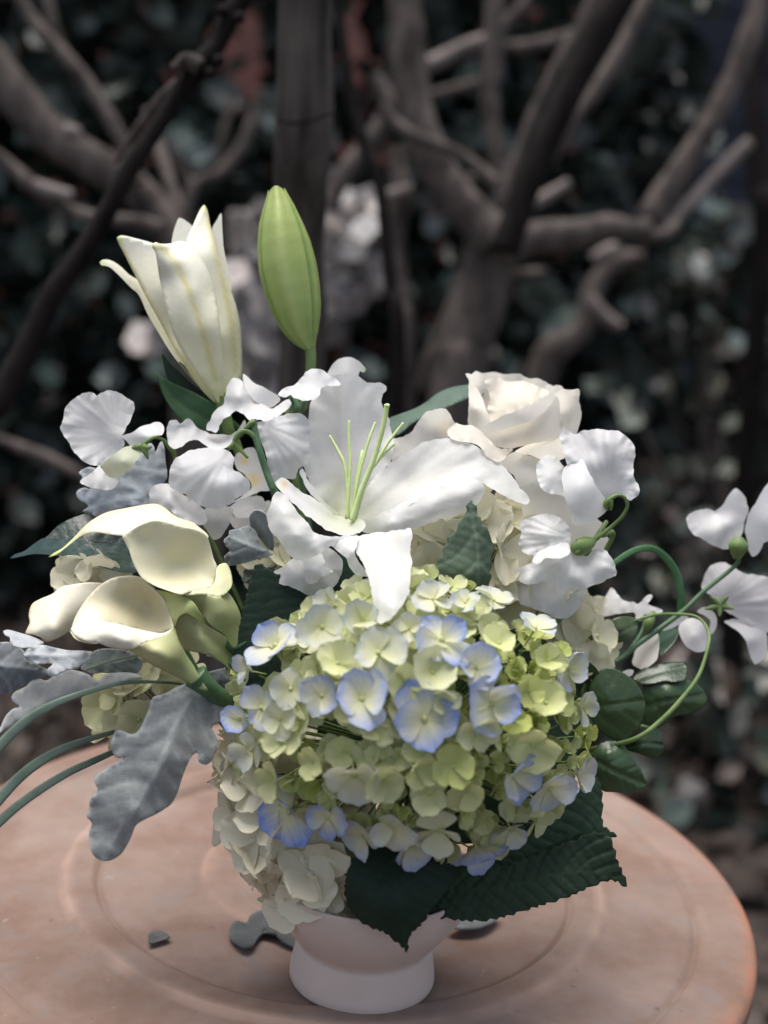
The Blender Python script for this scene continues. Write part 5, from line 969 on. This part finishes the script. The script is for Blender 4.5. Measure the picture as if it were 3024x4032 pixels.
for layer, cap_, tries in ((0, 160, 16000), (1, 82, 5000)):
    near_ = list(placed) if layer == 0 else []
    for it in range(tries):
        x = rF.uniform(20, 1600); y = rF.uniform(90, 1330)
        ex, ey = (CROP['H'][0]+x*.91622-HC[0])/HA, (CROP['H'][1]+y*.91622-HC[1])/HBm
        if ex*ex+ey*ey > .97: continue
        if any((x-a)**2+(y-b)**2 < ((.36*s_+18)**2 if layer == 0 else 104**2) for a, b, s_ in near_): continue
        green = min(1, .6+.6*math.exp(-(((x-1350)/260)**2+((y-600)/260)**2))+.45*math.exp(-(((x-800)/330)**2+((y-1020)/110)**2))+.3*math.exp(-(((x-300)/120)**2+((y-900)/90)**2)))
        s_ = rF.uniform(46, 64) if green > .7 else rF.uniform(62, 86)
        if layer: s_ = rF.uniform(72, 92); green = min(1, green+.25)
        p, n_ = on_head(x, y, rF.uniform(.002, .012) if layer == 0 else rF.uniform(.018, .026))
        floret(HB, p, n_+np.array([rF.uniform(-.45, .45) for _ in range(3)]), s_*.91622*DV*.93/F_PX, (.12 if green > .55 else rF.choice((.1, .3, .6, .8)), green*rF.uniform(.8, 1.1), rF.uniform(.9, 1)), False, green > .7)
        near_.append((x, y, s_*.75)); n_small += 1
        if layer == 0: placed.append((x, y, s_*.75))
        if n_small > (cap_ if layer == 0 else 240): break
tube('stem', [P(HC[0], HC[1]+60, DV+HZ), P(1500, 3300, DV), MOUTH+np.array([0, 0, -.04])], .005, 'stem_green', HB, 8, 6)
sheet('leaf', 'H', [(180, 560), (260, 420), (420, 300), (620, 260), (840, 300), (960, 420), (900, 640), (760, 860), (560, 1060), (400, 1120), (260, 1000), (180, 780)], -.03, [(200, 700, 6), (600, 280, 10), (560, 700, -6), (900, 500, 10), (450, 1100, 0)], 'leaf', HB, (.016, .034, .020), mid=[(850, 350), (600, 640), (400, 1100)], veins=(70, .7, .5, .25), thick=.0004)
sheet('leaf', 'H', [(700, 420), (860, 300), (1060, 260), (1260, 300), (1440, 420), (1540, 600), (1545, 800), (1460, 1000), (1300, 1150), (1100, 1220), (900, 1200), (760, 1020), (690, 700)], -.022, [(720, 700, 4), (1060, 280, 12), (1100, 720, -8), (1520, 700, 14), (1000, 1200, -4), (1380, 1080, 4)], 'leaf', HB, (.018, .038, .020), mid=[(900, 330), (1150, 700), (1200, 1200)], veins=(70, .7, .5, .25), thick=.0004)
# stalks that carry the florets (inside the head)
def stalks(head, cen, ends, mat='stem_green'):
    V = []; Fc = []
    for e_ in ends:
        a = np.asarray(cen); b = np.asarray(e_); m_ = (a+b)/2; v, f = tube_geo([a, m_, b-(b-a)*.06], [.0012, .0009, .0007], 5, cap=False); b0 = len(V); V += list(v); Fc += [tuple(b0+i for i in q) for q in f]
    return mesh('stalks', V, Fc, mat, head)
o = stalks(HB, P(HC[0], HC[1]+120, DV+HZ+.02), [on_head(x, y, .004)[0] for x, y, s_ in placed]); o['kind'] = 'stuff'

def cream_head(label, crop, cx, cy, z, rx, ry, rz, n, size, colr, seed, shear=0.0, flat=.5):
    """a mophead of cream florets round a centre; rx, ry in pixels, rz in metres"""
    rr = random.Random(seed); x0, y0, s = CROP[crop]; X0, Y0 = x0+cx*s, y0+cy*s; d0 = DV+z
    h = thing('hydrangea', label, 'flower', P(X0, Y0, d0)); ax, ay = rx*s*d0/F_PX, ry*s*d0/F_PX; pts = []
    cen = P(X0, Y0, d0); k = 0
    for it in range(4000):
        q = Vector((rr.gauss(0, 1), rr.gauss(0, 1), rr.gauss(0, 1))).normalized()
        if q.z > .45: continue
        if any((q-a).length < size/max(ax, ay)*.95 for a in pts): continue
        pts.append(q); p = cen+cX*(q.x-shear*q.y)*ax+cY*q.y*ay+cF*q.z*rz
        n_ = np.array(cX*q.x+cY*q.y+cF*q.z)*flat-cF*(1-flat)*.6+cY*.12
        o = floret(h, p, n_+np.array([rr.uniform(-.5, .5) for _ in range(3)]), size*rr.uniform(.75, 1.25), (colr[0]*rr.uniform(.6, 1.3), min(1, colr[1]*rr.uniform(.5, 1.5)), colr[2]*rr.uniform(.95, 1.03)), False)
        k += 1
        if k >= n: break
    o = stalks(h, cen+(MOUTH-cen)*.25, [cen+cX*(q.x-shear*q.y)*ax*.97+cY*q.y*ay*.97+cF*q.z*rz*.97 for q in pts]); o['kind'] = 'stuff'
    tube('stem', [cen, cen*.5+MOUTH*.5, MOUTH+np.array([0, 0, -.04])], .004, 'stem_green', h, 8, 6)
    return h
cream_head('drooping cream hydrangea head hanging low over the vase rim at the left', 'Z', 640, 1764, -.034, 122, 198, .055, 58, .0215, (.0, .0, 1.0), 21, .62, .62)
cream_head('cream hydrangea head peeping out behind the big grey felt leaf', 'Z', 320, 1520, -.015, 88, 95, .034, 26, .0175, (.0, .3, 1.0), 22)
cream_head('cream hydrangea head at the right behind the blue edged one', 'Z', 1215, 1400, .035, 90, 85, .036, 26, .018, (.0, .1, 1.02), 23)
cream_head('white hydrangea head between the open lily and the rose stem', 'Z', 1010, 1215, .02, 150, 125, .05, 42, .021, (.0, .06, 1.04), 24)
cream_head('few cream hydrangea florets showing above the leftmost calla', 'Z', 205, 1245, .0, 52, 38, .022, 12, .0135, (.0, .05, 1.03), 25)
cream_head('small cream hydrangea cluster left of the dark leaf below the lily', 'Z', 590, 1215, .02, 50, 50, .03, 14, .0165, (.0, .15, 1.0), 26)
cream_head('cream hydrangea head in the shade below the crumpled sweet pea', 'Z', 1130, 1290, .03, 110, 90, .04, 30, .02, (.0, .05, 1.03), 27)

# ---- green leaves
GL = (.030, .062, .028)
def leaf(label, crop, pts, z, keys=(), mid=None, cat='leaf', name='leaf', mat='leaf', col=GL, veins=None, teeth=None, parent=None, stem=True, **kw):
    o = sheet(name, crop, pts, z, keys, mat, parent, col, mid=mid, veins=veins, teeth=teeth, thick=kw.pop('thick', .0004), **kw)
    if parent is None: tag(o, label, cat)
    return o
# lily leaves
leaf('pointed green lily leaf under the half open lily', 'C', [(628, 248), (642, 262), (655, 275), (722, 312), (832, 360), (922, 410), (1002, 452), (1060, 510), (1150, 600), (1100, 650), (1000, 612), (900, 592), (832, 570), (780, 540), (735, 490), (700, 440), (672, 390), (650, 330)], .022,
     [(632, 255, -6), (800, 400, 0), (720, 480, -6), (900, 420, -4), (900, 560, -2), (1100, 620, 6)], [(630, 250), (720, 400), (880, 510), (1120, 620)], col=(.045, .10, .045), fine=(6, (.09, .16, .07), .5), groove=1.5)
leaf('dark narrow leaf behind the base of the half open lily', 'C', [(658, 138), (672, 150), (692, 180), (762, 250), (852, 330), (922, 380), (980, 420), (930, 425), (870, 390), (770, 342), (702, 300), (672, 220)], .03, [(660, 140, -4), (780, 290, 0), (960, 415, 4)], [(660, 140), (780, 280), (960, 410)], col=(.022, .045, .028), groove=1)
leaf('small grey green leaf against the half open lily base', 'C', [(758, 190), (790, 210), (822, 240), (882, 290), (925, 335), (890, 328), (850, 302), (782, 256)], .026, [(760, 192, -3), (850, 270, 0), (920, 330, 2)], col=(.16, .21, .18))
LL = thing('leaf_pair', 'dark glossy leaf blade behind the callas pointing far left', 'leaf', Q('F', 800, 470, -.01))
sheet('leaf_half', 'F', [(270, 328), (282, 318), (352, 250), (432, 210), (522, 184), (582, 208), (700, 280), (800, 360), (700, 360), (560, 350), (420, 342), (330, 340)], -.012, [(280, 325, 4), (520, 195, 10), (560, 300, 0), (780, 360, 4)], 'glossy_leaf', LL, (.018, .036, .026), mid=[(270, 330), (800, 362)], veins=(60, .8, .5, .2))
sheet('leaf_half', 'F', [(60, 450), (90, 425), (142, 408), (252, 332), (330, 335), (420, 340), (560, 348), (700, 360), (800, 362), (830, 440), (812, 530), (722, 534), (602, 502), (452, 452), (302, 430), (200, 425), (120, 440)], -.016, [(70, 445, 14), (250, 340, 4), (300, 425, -2), (600, 350, 2), (600, 490, -6), (800, 450, 2)], 'glossy_leaf', LL, (.05, .085, .075), mid=[(140, 410), (450, 380), (800, 440)], veins=(50, .8, .5, .25))
stem_in(LL, Q('F', 800, 440, -.01), .002)
leaf('broad grey green leaf behind the lily reaching to the rose', 'D', [(870, 590), (882, 574), (962, 544), (1052, 510), (1122, 470), (1202, 410), (1302, 370), (1422, 354), (1480, 360), (1500, 420), (1442, 432), (1352, 465), (1252, 510), (1152, 552), (1032, 612), (962, 672), (902, 692), (880, 650)], .038, [(880, 600, 0), (1050, 560, -4), (1200, 420, 6), (1250, 490, -4), (1430, 365, 6), (1430, 425, -2)], [(890, 640), (1050, 570), (1250, 450), (1450, 390)], col=(.075, .125, .095), veins=(200, .3, .2, .1))
# toothed hydrangea leaves
leaf('upright toothed green leaf standing between the lily and the crumpled sweet pea', 'D', [(1416, 1100), (1402, 1135), (1385, 1172), (1362, 1240), (1325, 1290), (1305, 1330), (1270, 1365), (1245, 1420), (1222, 1480), (1195, 1530), (1163, 1582), (1200, 1640), (1240, 1720), (1440, 1740), (1530, 1700), (1546, 1560), (1556, 1450), (1560, 1380), (1532, 1320), (1482, 1250), (1452, 1172), (1430, 1120)], -.058,
     [(1416, 1105, 2), (1440, 1350, -3), (1300, 1420, 2), (1540, 1450, 0), (1420, 1600, -6), (1200, 1600, 4), (1500, 1690, 4)], [(1416, 1105), (1430, 1250), (1458, 1400), (1466, 1550), (1462, 1730)], col=(.095, .135, .092), veins=(95, .75, .7, .45), teeth=(12, 62), step=7)
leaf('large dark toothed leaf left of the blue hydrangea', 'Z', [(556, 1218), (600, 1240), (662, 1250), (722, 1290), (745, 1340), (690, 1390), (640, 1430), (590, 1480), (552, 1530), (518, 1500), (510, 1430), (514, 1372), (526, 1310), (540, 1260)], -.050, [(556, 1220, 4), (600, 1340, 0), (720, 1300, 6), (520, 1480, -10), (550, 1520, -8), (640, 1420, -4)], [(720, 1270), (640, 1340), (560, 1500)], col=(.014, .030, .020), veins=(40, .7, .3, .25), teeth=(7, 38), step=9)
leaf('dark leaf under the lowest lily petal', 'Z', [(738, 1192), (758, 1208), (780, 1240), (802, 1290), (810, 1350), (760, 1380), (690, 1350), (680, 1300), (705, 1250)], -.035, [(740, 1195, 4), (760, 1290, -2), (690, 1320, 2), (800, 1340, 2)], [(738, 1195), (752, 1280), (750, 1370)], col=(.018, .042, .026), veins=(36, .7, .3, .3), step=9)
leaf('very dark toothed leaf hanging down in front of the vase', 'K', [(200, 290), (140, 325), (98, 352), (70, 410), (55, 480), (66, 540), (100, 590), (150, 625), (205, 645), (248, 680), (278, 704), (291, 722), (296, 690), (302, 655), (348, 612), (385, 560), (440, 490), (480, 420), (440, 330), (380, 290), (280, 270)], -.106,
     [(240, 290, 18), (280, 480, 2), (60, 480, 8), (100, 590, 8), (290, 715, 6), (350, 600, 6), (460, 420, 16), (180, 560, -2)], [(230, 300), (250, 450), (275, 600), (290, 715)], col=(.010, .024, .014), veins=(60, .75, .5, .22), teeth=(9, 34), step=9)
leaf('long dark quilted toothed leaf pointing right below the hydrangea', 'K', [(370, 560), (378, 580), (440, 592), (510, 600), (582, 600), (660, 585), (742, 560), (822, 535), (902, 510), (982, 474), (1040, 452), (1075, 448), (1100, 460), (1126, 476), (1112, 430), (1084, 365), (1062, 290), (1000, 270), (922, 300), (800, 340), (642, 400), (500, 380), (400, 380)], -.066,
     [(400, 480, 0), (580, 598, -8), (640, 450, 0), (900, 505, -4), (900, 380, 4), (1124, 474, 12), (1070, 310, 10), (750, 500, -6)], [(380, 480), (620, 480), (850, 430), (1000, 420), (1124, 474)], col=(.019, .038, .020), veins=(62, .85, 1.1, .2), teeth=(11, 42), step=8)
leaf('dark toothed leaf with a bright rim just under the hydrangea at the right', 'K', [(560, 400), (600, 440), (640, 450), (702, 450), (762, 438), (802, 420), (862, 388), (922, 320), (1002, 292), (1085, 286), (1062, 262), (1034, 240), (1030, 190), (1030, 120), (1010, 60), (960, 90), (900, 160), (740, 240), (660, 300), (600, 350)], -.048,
     [(600, 430, -6), (800, 410, -6), (1080, 285, 6), (1020, 100, 8), (800, 300, -2), (940, 230, 0), (660, 380, -4)], [(1080, 285), (940, 270), (780, 340), (600, 420)], col=(.022, .046, .025), veins=(56, .75, .7, .25), teeth=(9, 46), step=8)
# round leaves on the right
BS = thing('leaf_spray', 'spray of rounded dark green glossy leaves at the right of the hydrangea', 'foliage', Q('I', 480, 1150, -.02))
GR = (.042, .078, .030)
vn = (90, .7, .35, .12)
sheet('leaf', 'I', [(795, 930), (822, 890), (852, 868), (922, 838), (1002, 824), (1082, 818), (1125, 822), (1145, 852), (1132, 932), (1060, 950), (1002, 945), (872, 965)], .022, [(800, 930, 0), (1000, 830, 6), (1000, 900, -4), (1130, 870, 2)], 'glossy_leaf', BS, (.024, .046, .022), mid=[(800, 940), (950, 890), (1130, 850)], groove=1, fine=(6, (.06, .10, .04), .5), thick=.0004)
sheet('leaf', 'I', [(860, 985), (872, 962), (1002, 932), (1132, 932), (1202, 958), (1252, 1010), (1268, 1070), (1232, 1120), (1150, 1152), (1062, 1172), (982, 1232), (922, 1242), (872, 1202), (862, 1100)], .014, [(870, 980, 4), (1050, 1040, -5), (1260, 1060, 4), (930, 1230, 2), (1150, 940, 6), (1150, 1140, 4)], 'glossy_leaf', BS, GR, mid=[(870, 1110), (1000, 1070), (1260, 1030)], groove=1.2, veins=vn, fine=(6, (.07, .11, .05), .5), thick=.0004)
sheet('leaf', 'I', [(330, 780), (362, 772), (402, 780), (472, 800), (542, 840), (580, 890), (577, 950), (542, 1000), (492, 1046), (452, 1022), (422, 962), (420, 900), (382, 830)], -.004, [(335, 780, 0), (480, 830, -6), (570, 890, -3), (480, 1030, 4), (450, 930, 4)], 'glossy_leaf', BS, (.036, .078, .026), mid=[(340, 785), (460, 890), (520, 1000)], groove=1, veins=vn, thick=.0004)
sheet('leaf', 'I', [(490, 1110), (500, 1062), (530, 952), (582, 880), (642, 854), (722, 880), (802, 940), (852, 1010), (877, 1100), (862, 1190), (822, 1262), (762, 1312), (712, 1327), (642, 1302), (562, 1242), (522, 1162)], -.010, [(495, 1110, 2), (680, 1080, -5), (640, 865, 4), (870, 1100, 5), (720, 1310, 2), (560, 1000, 0)], 'glossy_leaf', BS, (.042, .078, .028), mid=[(495, 1118), (650, 1100), (860, 1072)], groove=1.2, veins=vn, fine=(5, (.13, .20, .09), .7), thick=.0004, paint=None)
sheet('leaf', 'I', [(752, 1342), (800, 1312), (862, 1290), (942, 1248), (982, 1288), (997, 1372), (972, 1420), (942, 1436), (902, 1432), (822, 1402), (762, 1382)], .004, [(760, 1360, 0), (940, 1255, 4), (880, 1350, -5), (980, 1400, 4)], 'glossy_leaf', BS, (.024, .048, .018), mid=[(760, 1360), (880, 1340), (990, 1350)], groove=1, thick=.0004)
sheet('leaf', 'I', [(520, 1420), (545, 1388), (602, 1330), (682, 1322), (742, 1360), (792, 1420), (842, 1492), (872, 1560), (888, 1606), (840, 1640), (760, 1656), (680, 1652), (600, 1640), (560, 1560)], -.016, [(530, 1420, 2), (640, 1400, -5), (680, 1330, 3), (880, 1600, 3), (700, 1560, -4), (640, 1640, 2)], 'glossy_leaf', BS, (.048, .088, .036), mid=[(580, 1460), (680, 1520), (870, 1600)], groove=1.4, veins=(70, .7, .5, .2), fine=(5, (.14, .2, .10), .7), thick=.0004)
sheet('leaf', 'I', [(425, 690), (472, 630), (532, 595), (602, 588), (634, 620), (642, 700), (602, 790), (562, 832), (502, 790), (460, 732)], .018, [(430, 690, 0), (600, 600, 4), (550, 700, -4), (560, 820, 3)], 'glossy_leaf', BS, (.075, .115, .045), mid=[(440, 700), (530, 700), (630, 640)], groove=1, thick=.0004)
sheet('leaf', 'I', [(612, 600), (662, 553), (732, 530), (802, 538), (828, 570), (818, 640), (762, 682), (690, 702), (640, 714), (632, 640)], .026, [(620, 600, 0), (800, 550, 4), (720, 620, -4), (650, 700, 2)], 'glossy_leaf', BS, (.080, .12, .05), mid=[(620, 680), (720, 630), (820, 580)], groove=1, thick=.0004)
sheet('leaf', 'I', [(548, 585), (600, 542), (702, 518), (802, 508), (815, 530), (740, 532), (662, 552), (602, 585)], .034, [(555, 580, 0), (700, 530, -3), (810, 515, 2)], 'glossy_leaf', BS, (.016, .034, .018), thick=.0004)
sheet('leaf', 'I', [(960, 660), (1000, 610), (1050, 600), (1090, 620), (1070, 680), (1010, 750), (970, 780)], .05, [(970, 700, 0), (1080, 620, 3), (1010, 690, -3)], 'glossy_leaf', BS, (.045, .085, .055), thick=.0004)
tube('stem', [Q('I', 900, 1240, .012), Q('I', 700, 1200, .006), Q('I', 480, 1150, .0), MOUTH], [.0012, .002, .0024, .0026], 'stem_green', BS, 8, 8)
tube('stem', [Q('I', 640, 640, .03), Q('I', 560, 800, .01), Q('I', 480, 1000, .0), Q('I', 450, 1150, .0)], [.0012, .0018, .002, .002], 'stem_green', BS, 8, 8)

# ---- grey felted leaves (dusty miller)
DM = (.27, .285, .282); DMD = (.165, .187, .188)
DG = 'grey felted leaves in the bouquet'
def dm(label, crop, pts, z, keys, mid, col=DM, grp=DG, stem=None, **kw):
    kw.setdefault('paint', lambda x, y, e, c: bl(c, (.46, .48, .48), .55*np.exp(-(e/.045)**2))); kw.setdefault('veins', (70, .9, .7, .28)); kw.setdefault('ruf', (1.0, 70)); kw.setdefault('wob', (1.6, .011))
    o = sheet('felt_leaf', crop, pts, z, keys, 'felt_leaf', None, col, mid=mid, groove=kw.pop('groove', -1.0), thick=.0006, **kw)
    tag(o, label, 'leaf', grp); return o
dm('largest grey felted leaf drooping over the table edge at lower left', 'G', [(1060, 255), (1000, 268), (952, 290), (900, 318), (832, 340), (812, 400), (790, 450), (762, 510), (722, 541), (642, 520), (604, 580), (612, 640), (650, 672), (680, 662), (642, 690), (572, 732), (520, 765), (512, 800), (532, 842), (490, 892), (486, 940), (468, 988), (500, 1022), (484, 1080), (492, 1160), (520, 1212), (582, 1232), (652, 1200), (700, 1130), (722, 1080), (742, 1034), (800, 1000), (852, 975), (922, 930), (952, 890), (970, 850), (985, 800), (1002, 750), (1042, 662), (1078, 640), (1084, 690), (1130, 706), (1168, 655), (1186, 575), (1152, 505), (1172, 485), (1202, 470), (1222, 380), (1150, 310)], -.085,
   [(1080, 290, 20), (930, 500, 2), (850, 720, -8), (720, 950, -12), (560, 1200, -6), (650, 600, 2), (530, 820, -2), (480, 1000, -2), (1000, 740, 0), (1160, 600, 8), (900, 930, 0), (1200, 400, 18), (690, 1120, 0), (700, 800, -4), (880, 850, -2)], [(1095, 275), (1000, 400), (935, 530), (865, 720), (740, 930), (600, 1130)], col=(.245, .255, .25), wob=(2.6, .012), veins=(95, .9, .9, .55))
dm('mid grey lobed leaf pointing left along the grass blades', 'G', [(-60, 560), (0, 505), (15, 470), (32, 438), (72, 400), (112, 390), (62, 352), (80, 310), (142, 280), (172, 248), (222, 238), (252, 250), (302, 214), (362, 188), (422, 195), (482, 214), (530, 252), (572, 215), (642, 204), (702, 204), (752, 214), (772, 230), (702, 242), (602, 272), (482, 312), (372, 352), (252, 402), (122, 472), (22, 516), (-30, 560)], -.070, [(0, 500, -8), (200, 330, -4), (420, 260, -2), (250, 245, 8), (400, 195, 8), (640, 210, 6), (700, 235, 2), (300, 375, -4)], [(-20, 520), (250, 350), (500, 275), (760, 222)], col=(.23, .235, .232), veins=(60, .7, .5, .2))
dm('pale small lobed grey leaf left of the callas', 'F', [(140, 1018), (150, 998), (172, 984), (242, 964), (302, 975), (402, 995), (482, 998), (550, 1005), (548, 1030), (522, 1062), (462, 1102), (402, 1110), (362, 1132), (302, 1152), (278, 1130), (282, 1108), (312, 1076), (232, 1078), (162, 1056)], -.078, [(150, 1010, -4), (300, 1020, 0), (540, 1010, 6), (300, 1140, -6), (430, 1060, -2)], [(150, 1020), (330, 1030), (545, 1015)], col=(.40, .42, .43))
dm('tiny pale grey leaf lobe at the far left above the others', 'F', [(20, 882), (50, 874), (112, 890), (192, 914), (262, 948), (232, 965), (202, 977), (102, 978), (64, 945), (60, 920), (30, 905)], -.074, [(25, 885, 0), (100, 930, -3), (250, 950, 4)], [(25, 885), (130, 930), (250, 955)], col=(.42, .44, .46), veins=None)
dm('dark blue grey felted leaf at the far left edge', 'F', [(-80, 960), (0, 948), (62, 950), (142, 1000), (152, 1050), (232, 1085), (292, 1130), (182, 1182), (82, 1242), (0, 1262), (-80, 1260)], -.060, [(-60, 1000, 0), (60, 960, 6), (100, 1100, -5), (280, 1130, 4), (0, 1250, 0)], [(-60, 1080), (100, 1100), (290, 1130)], col=(.15, .165, .175))
dm('blue grey felted leaf under the far left sweet pea', 'C', [(150, 968), (168, 945), (202, 934), (240, 945), (200, 912), (178, 895), (190, 870), (165, 850), (182, 830), (232, 812), (300, 830), (402, 830), (502, 760), (562, 700), (588, 668), (612, 690), (622, 725), (652, 660), (672, 690), (682, 780), (690, 870), (642, 950), (582, 982), (592, 1032), (500, 1048), (402, 1062), (332, 1090), (282, 1112), (232, 1090), (190, 1078), (222, 1042), (165, 1002)], .004,
   [(155, 968, -6), (400, 950, -2), (500, 800, 4), (660, 680, 8), (280, 1100, -8), (580, 1000, -2), (230, 1000, -8), (200, 850, -2)], [(230, 1060), (400, 1010), (545, 975), (420, 880), (560, 720)], col=(.33, .36, .39), wob=(2.2, .012))
dm('small grey felted leaf between the calla and the open lily', 'C', [(1028, 1262), (1030, 1240), (1055, 1220), (1062, 1190), (1112, 1180), (1172, 1164), (1222, 1200), (1242, 1272), (1290, 1310), (1320, 1332), (1222, 1362), (1132, 1388), (1050, 1397), (1028, 1350), (1062, 1310), (1040, 1285)], -.030, [(1030, 1250, 0), (1170, 1170, 4), (1150, 1280, -5), (1310, 1332, 2), (1050, 1390, 2)], [(1310, 1332), (1180, 1280), (1060, 1230)], col=(.215, .24, .238))
dm('second small grey felted leaf tucked against the lily petal', 'C', [(1178, 1112), (1192, 1085), (1222, 1070), (1272, 1090), (1302, 1160), (1322, 1242), (1320, 1310), (1282, 1290), (1252, 1252), (1192, 1182)], -.022, [(1180, 1115, 0), (1260, 1180, -4), (1315, 1300, 4)], [(1200, 1090), (1270, 1180), (1310, 1300)], col=(.19, .22, .22))
dm('dark grey leaf behind the calla stems', 'F', [(1180, 1165), (1220, 1130), (1290, 1110), (1350, 1090), (1280, 1040), (1220, 1030), (1300, 1020), (1380, 1080), (1440, 1180), (1450, 1300), (1360, 1280), (1260, 1230)], -.035, [(1190, 1160, 0), (1340, 1100, 4), (1400, 1250, 0), (1300, 1170, -4)], [(1200, 1160), (1300, 1120), (1430, 1280)], col=(.15, .17, .17))
dm('dark grey green leaf under the lowest calla bowl', 'F', [(480, 1100), (520, 1060), (560, 1000), (640, 985), (760, 1000), (830, 1040), (850, 1060), (840, 1100), (800, 1140), (700, 1130), (600, 1130), (520, 1130)], -.05, [(490, 1100, 0), (640, 1000, 4), (840, 1060, 4), (680, 1080, -4)], [(500, 1110), (660, 1070), (840, 1040)], col=(.10, .125, .115))
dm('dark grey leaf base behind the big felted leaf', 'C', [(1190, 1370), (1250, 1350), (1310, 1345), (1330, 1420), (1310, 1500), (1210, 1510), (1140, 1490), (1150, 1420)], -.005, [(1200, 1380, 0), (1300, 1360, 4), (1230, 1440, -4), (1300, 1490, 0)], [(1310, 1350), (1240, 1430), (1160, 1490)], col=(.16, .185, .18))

# ---- grass blades
def blade(label, crop, pts, z, wpx, col=(.17, .225, .18), grp='long grass blades arching out of the bouquet', twist=0.0):
    s = CROP[crop][2]; zz = np.interp(np.linspace(0, 1, len(pts)), np.linspace(0, 1, len(z)), z)
    c = catm3(np.array([np.r_[Q(crop, p[0], p[1], q), w_] for p, q, w_ in zip(pts, zz, np.interp(np.linspace(0, 1, len(pts)), np.linspace(0, 1, len(wpx)), wpx))]), 10)
    p = c[:, :3]; t = np.gradient(p, axis=0); t /= np.linalg.norm(t, axis=1)[:, None]; V = []
    for i in range(len(p)):
        b = np.cross(t[i], cF); b /= np.linalg.norm(b); f = np.cross(b, t[i]); tw = twist*i/len(p); b2 = b*math.cos(tw)+f*math.sin(tw); f2 = np.cross(b2, t[i]); hw = c[i, 3]*1.15*s*DV/F_PX/2
        for k in (-1, -.5, 0, .5, 1): V.append(p[i]+b2*hw*k+f2*hw*.14*(abs(k)))
    Fc = [(i*5+k, i*5+k+1, i*5+k+6, i*5+k+5) for i in range(len(p)-1) for k in range(4)]
    o = mesh('grass_blade', V, Fc, 'leaf', None, np.tile(np.array(col), (len(V), 1))); md = o.modifiers.new('thickness', 'SOLIDIFY'); md.thickness = .0003
    return tag(o, label, 'grass blade', grp)
blade('upper grass blade crossing the grey leaves and leaving at the left edge', 'G', [(1000, 270), (900, 258), (780, 255), (660, 262), (540, 290), (400, 335), (280, 385), (160, 455), (60, 540), (-40, 650)], [-.04, -.088, -.10, -.10], [10, 16, 24, 40, 46])
blade('middle grass blade over the dark gap, falling to the table edge', 'G', [(760, 500), (680, 512), (580, 540), (460, 575), (330, 625), (200, 700), (80, 800), (-60, 960)], [-.02, -.05, -.07, -.08], [12, 20, 32, 46, 48])
blade('lowest grass blade lying across the terracotta at the left', 'G', [(720, 585), (620, 635), (500, 690), (380, 745), (260, 815), (150, 890), (60, 960), (-60, 1070)], [-.03, -.06, -.07, -.08], [20, 30, 36, 38, 42])
blade('single bright grass blade looping behind the round leaves at the right', 'I', [(540, 300), (610, 235), (690, 180), (770, 128), (850, 98), (920, 98), (980, 132), (1040, 195), (1085, 290), (1105, 430), (1090, 560)], [.0, .03, .05, .06], [24, 32, 38, 42, 46, 44], (.09, .20, .09))
blade('thin pale grass blade under the callas', 'F', [(500, 1115), (600, 1080), (700, 1050), (800, 1030), (900, 1010)], [-.062, -.06], [8, 12, 12, 8], (.26, .30, .22))

# ---- loose bits lying on the table
def flat_bit(label, crop, pts, col, seed, mat='felt_leaf', lift=.0012, hgt=.005):
    x0, y0, s = CROP[crop]; out = np.array([on_plane(x0+x*s, y0+y*s, TABLE_Z) for x, y in pts]); c = out.mean(0)
    d = catmull(out[:, :2], 5, True); n = len(d); V = []; rings = 5
    for j in range(rings):
        k = 1-j/rings
        for q in d:
            xy = c[:2]+(q-c[:2])*k; z = TABLE_Z+lift+.0008+hgt*.75*(.5+.9*noise.noise(Vector((xy[0]*60, xy[1]*60, seed))))*(1 if j else .8); V.append((xy[0], xy[1], max(z, TABLE_Z+.0034)))
    V.append((c[0], c[1], TABLE_Z+lift+hgt*.7)); Fc = [(j*n+i, j*n+(i+1) % n, (j+1)*n+(i+1) % n, (j+1)*n+i) for j in range(rings-1) for i in range(n)]
    Fc += [((rings-1)*n+i, (rings-1)*n+(i+1) % n, len(V)-1) for i in range(n)]
    o = mesh('fallen_leaf', V, Fc, mat, None, np.tile(np.array(col), (len(V), 1))); md = o.modifiers.new('thickness', 'SOLIDIFY'); md.thickness = .0008
    return tag(o, label, 'leaf')
flat_bit('grey lobed leaf lying on the table behind the vase foot, left side', 'J', [(990, 750), (1010, 718), (1062, 718), (1082, 690), (1142, 662), (1192, 680), (1215, 710), (1265, 722), (1300, 752), (1310, 830), (1245, 812), (1192, 782), (1132, 768), (1092, 788), (1086, 825), (1050, 832), (1000, 792)], (.075, .08, .078), 1, hgt=.008)
flat_bit('tiny dry dark leaf scrap alone on the terracotta', 'J', [(640, 802), (646, 765), (690, 748), (735, 776), (702, 792), (655, 806)], (.10, .095, .09), 2)
flat_bit('grey leaf lying on the table behind the vase, right side', 'K', [(440, 655), (500, 618), (545, 600), (632, 598), (622, 630), (562, 662), (480, 668)], (.15, .16, .155), 3, lift=.004)
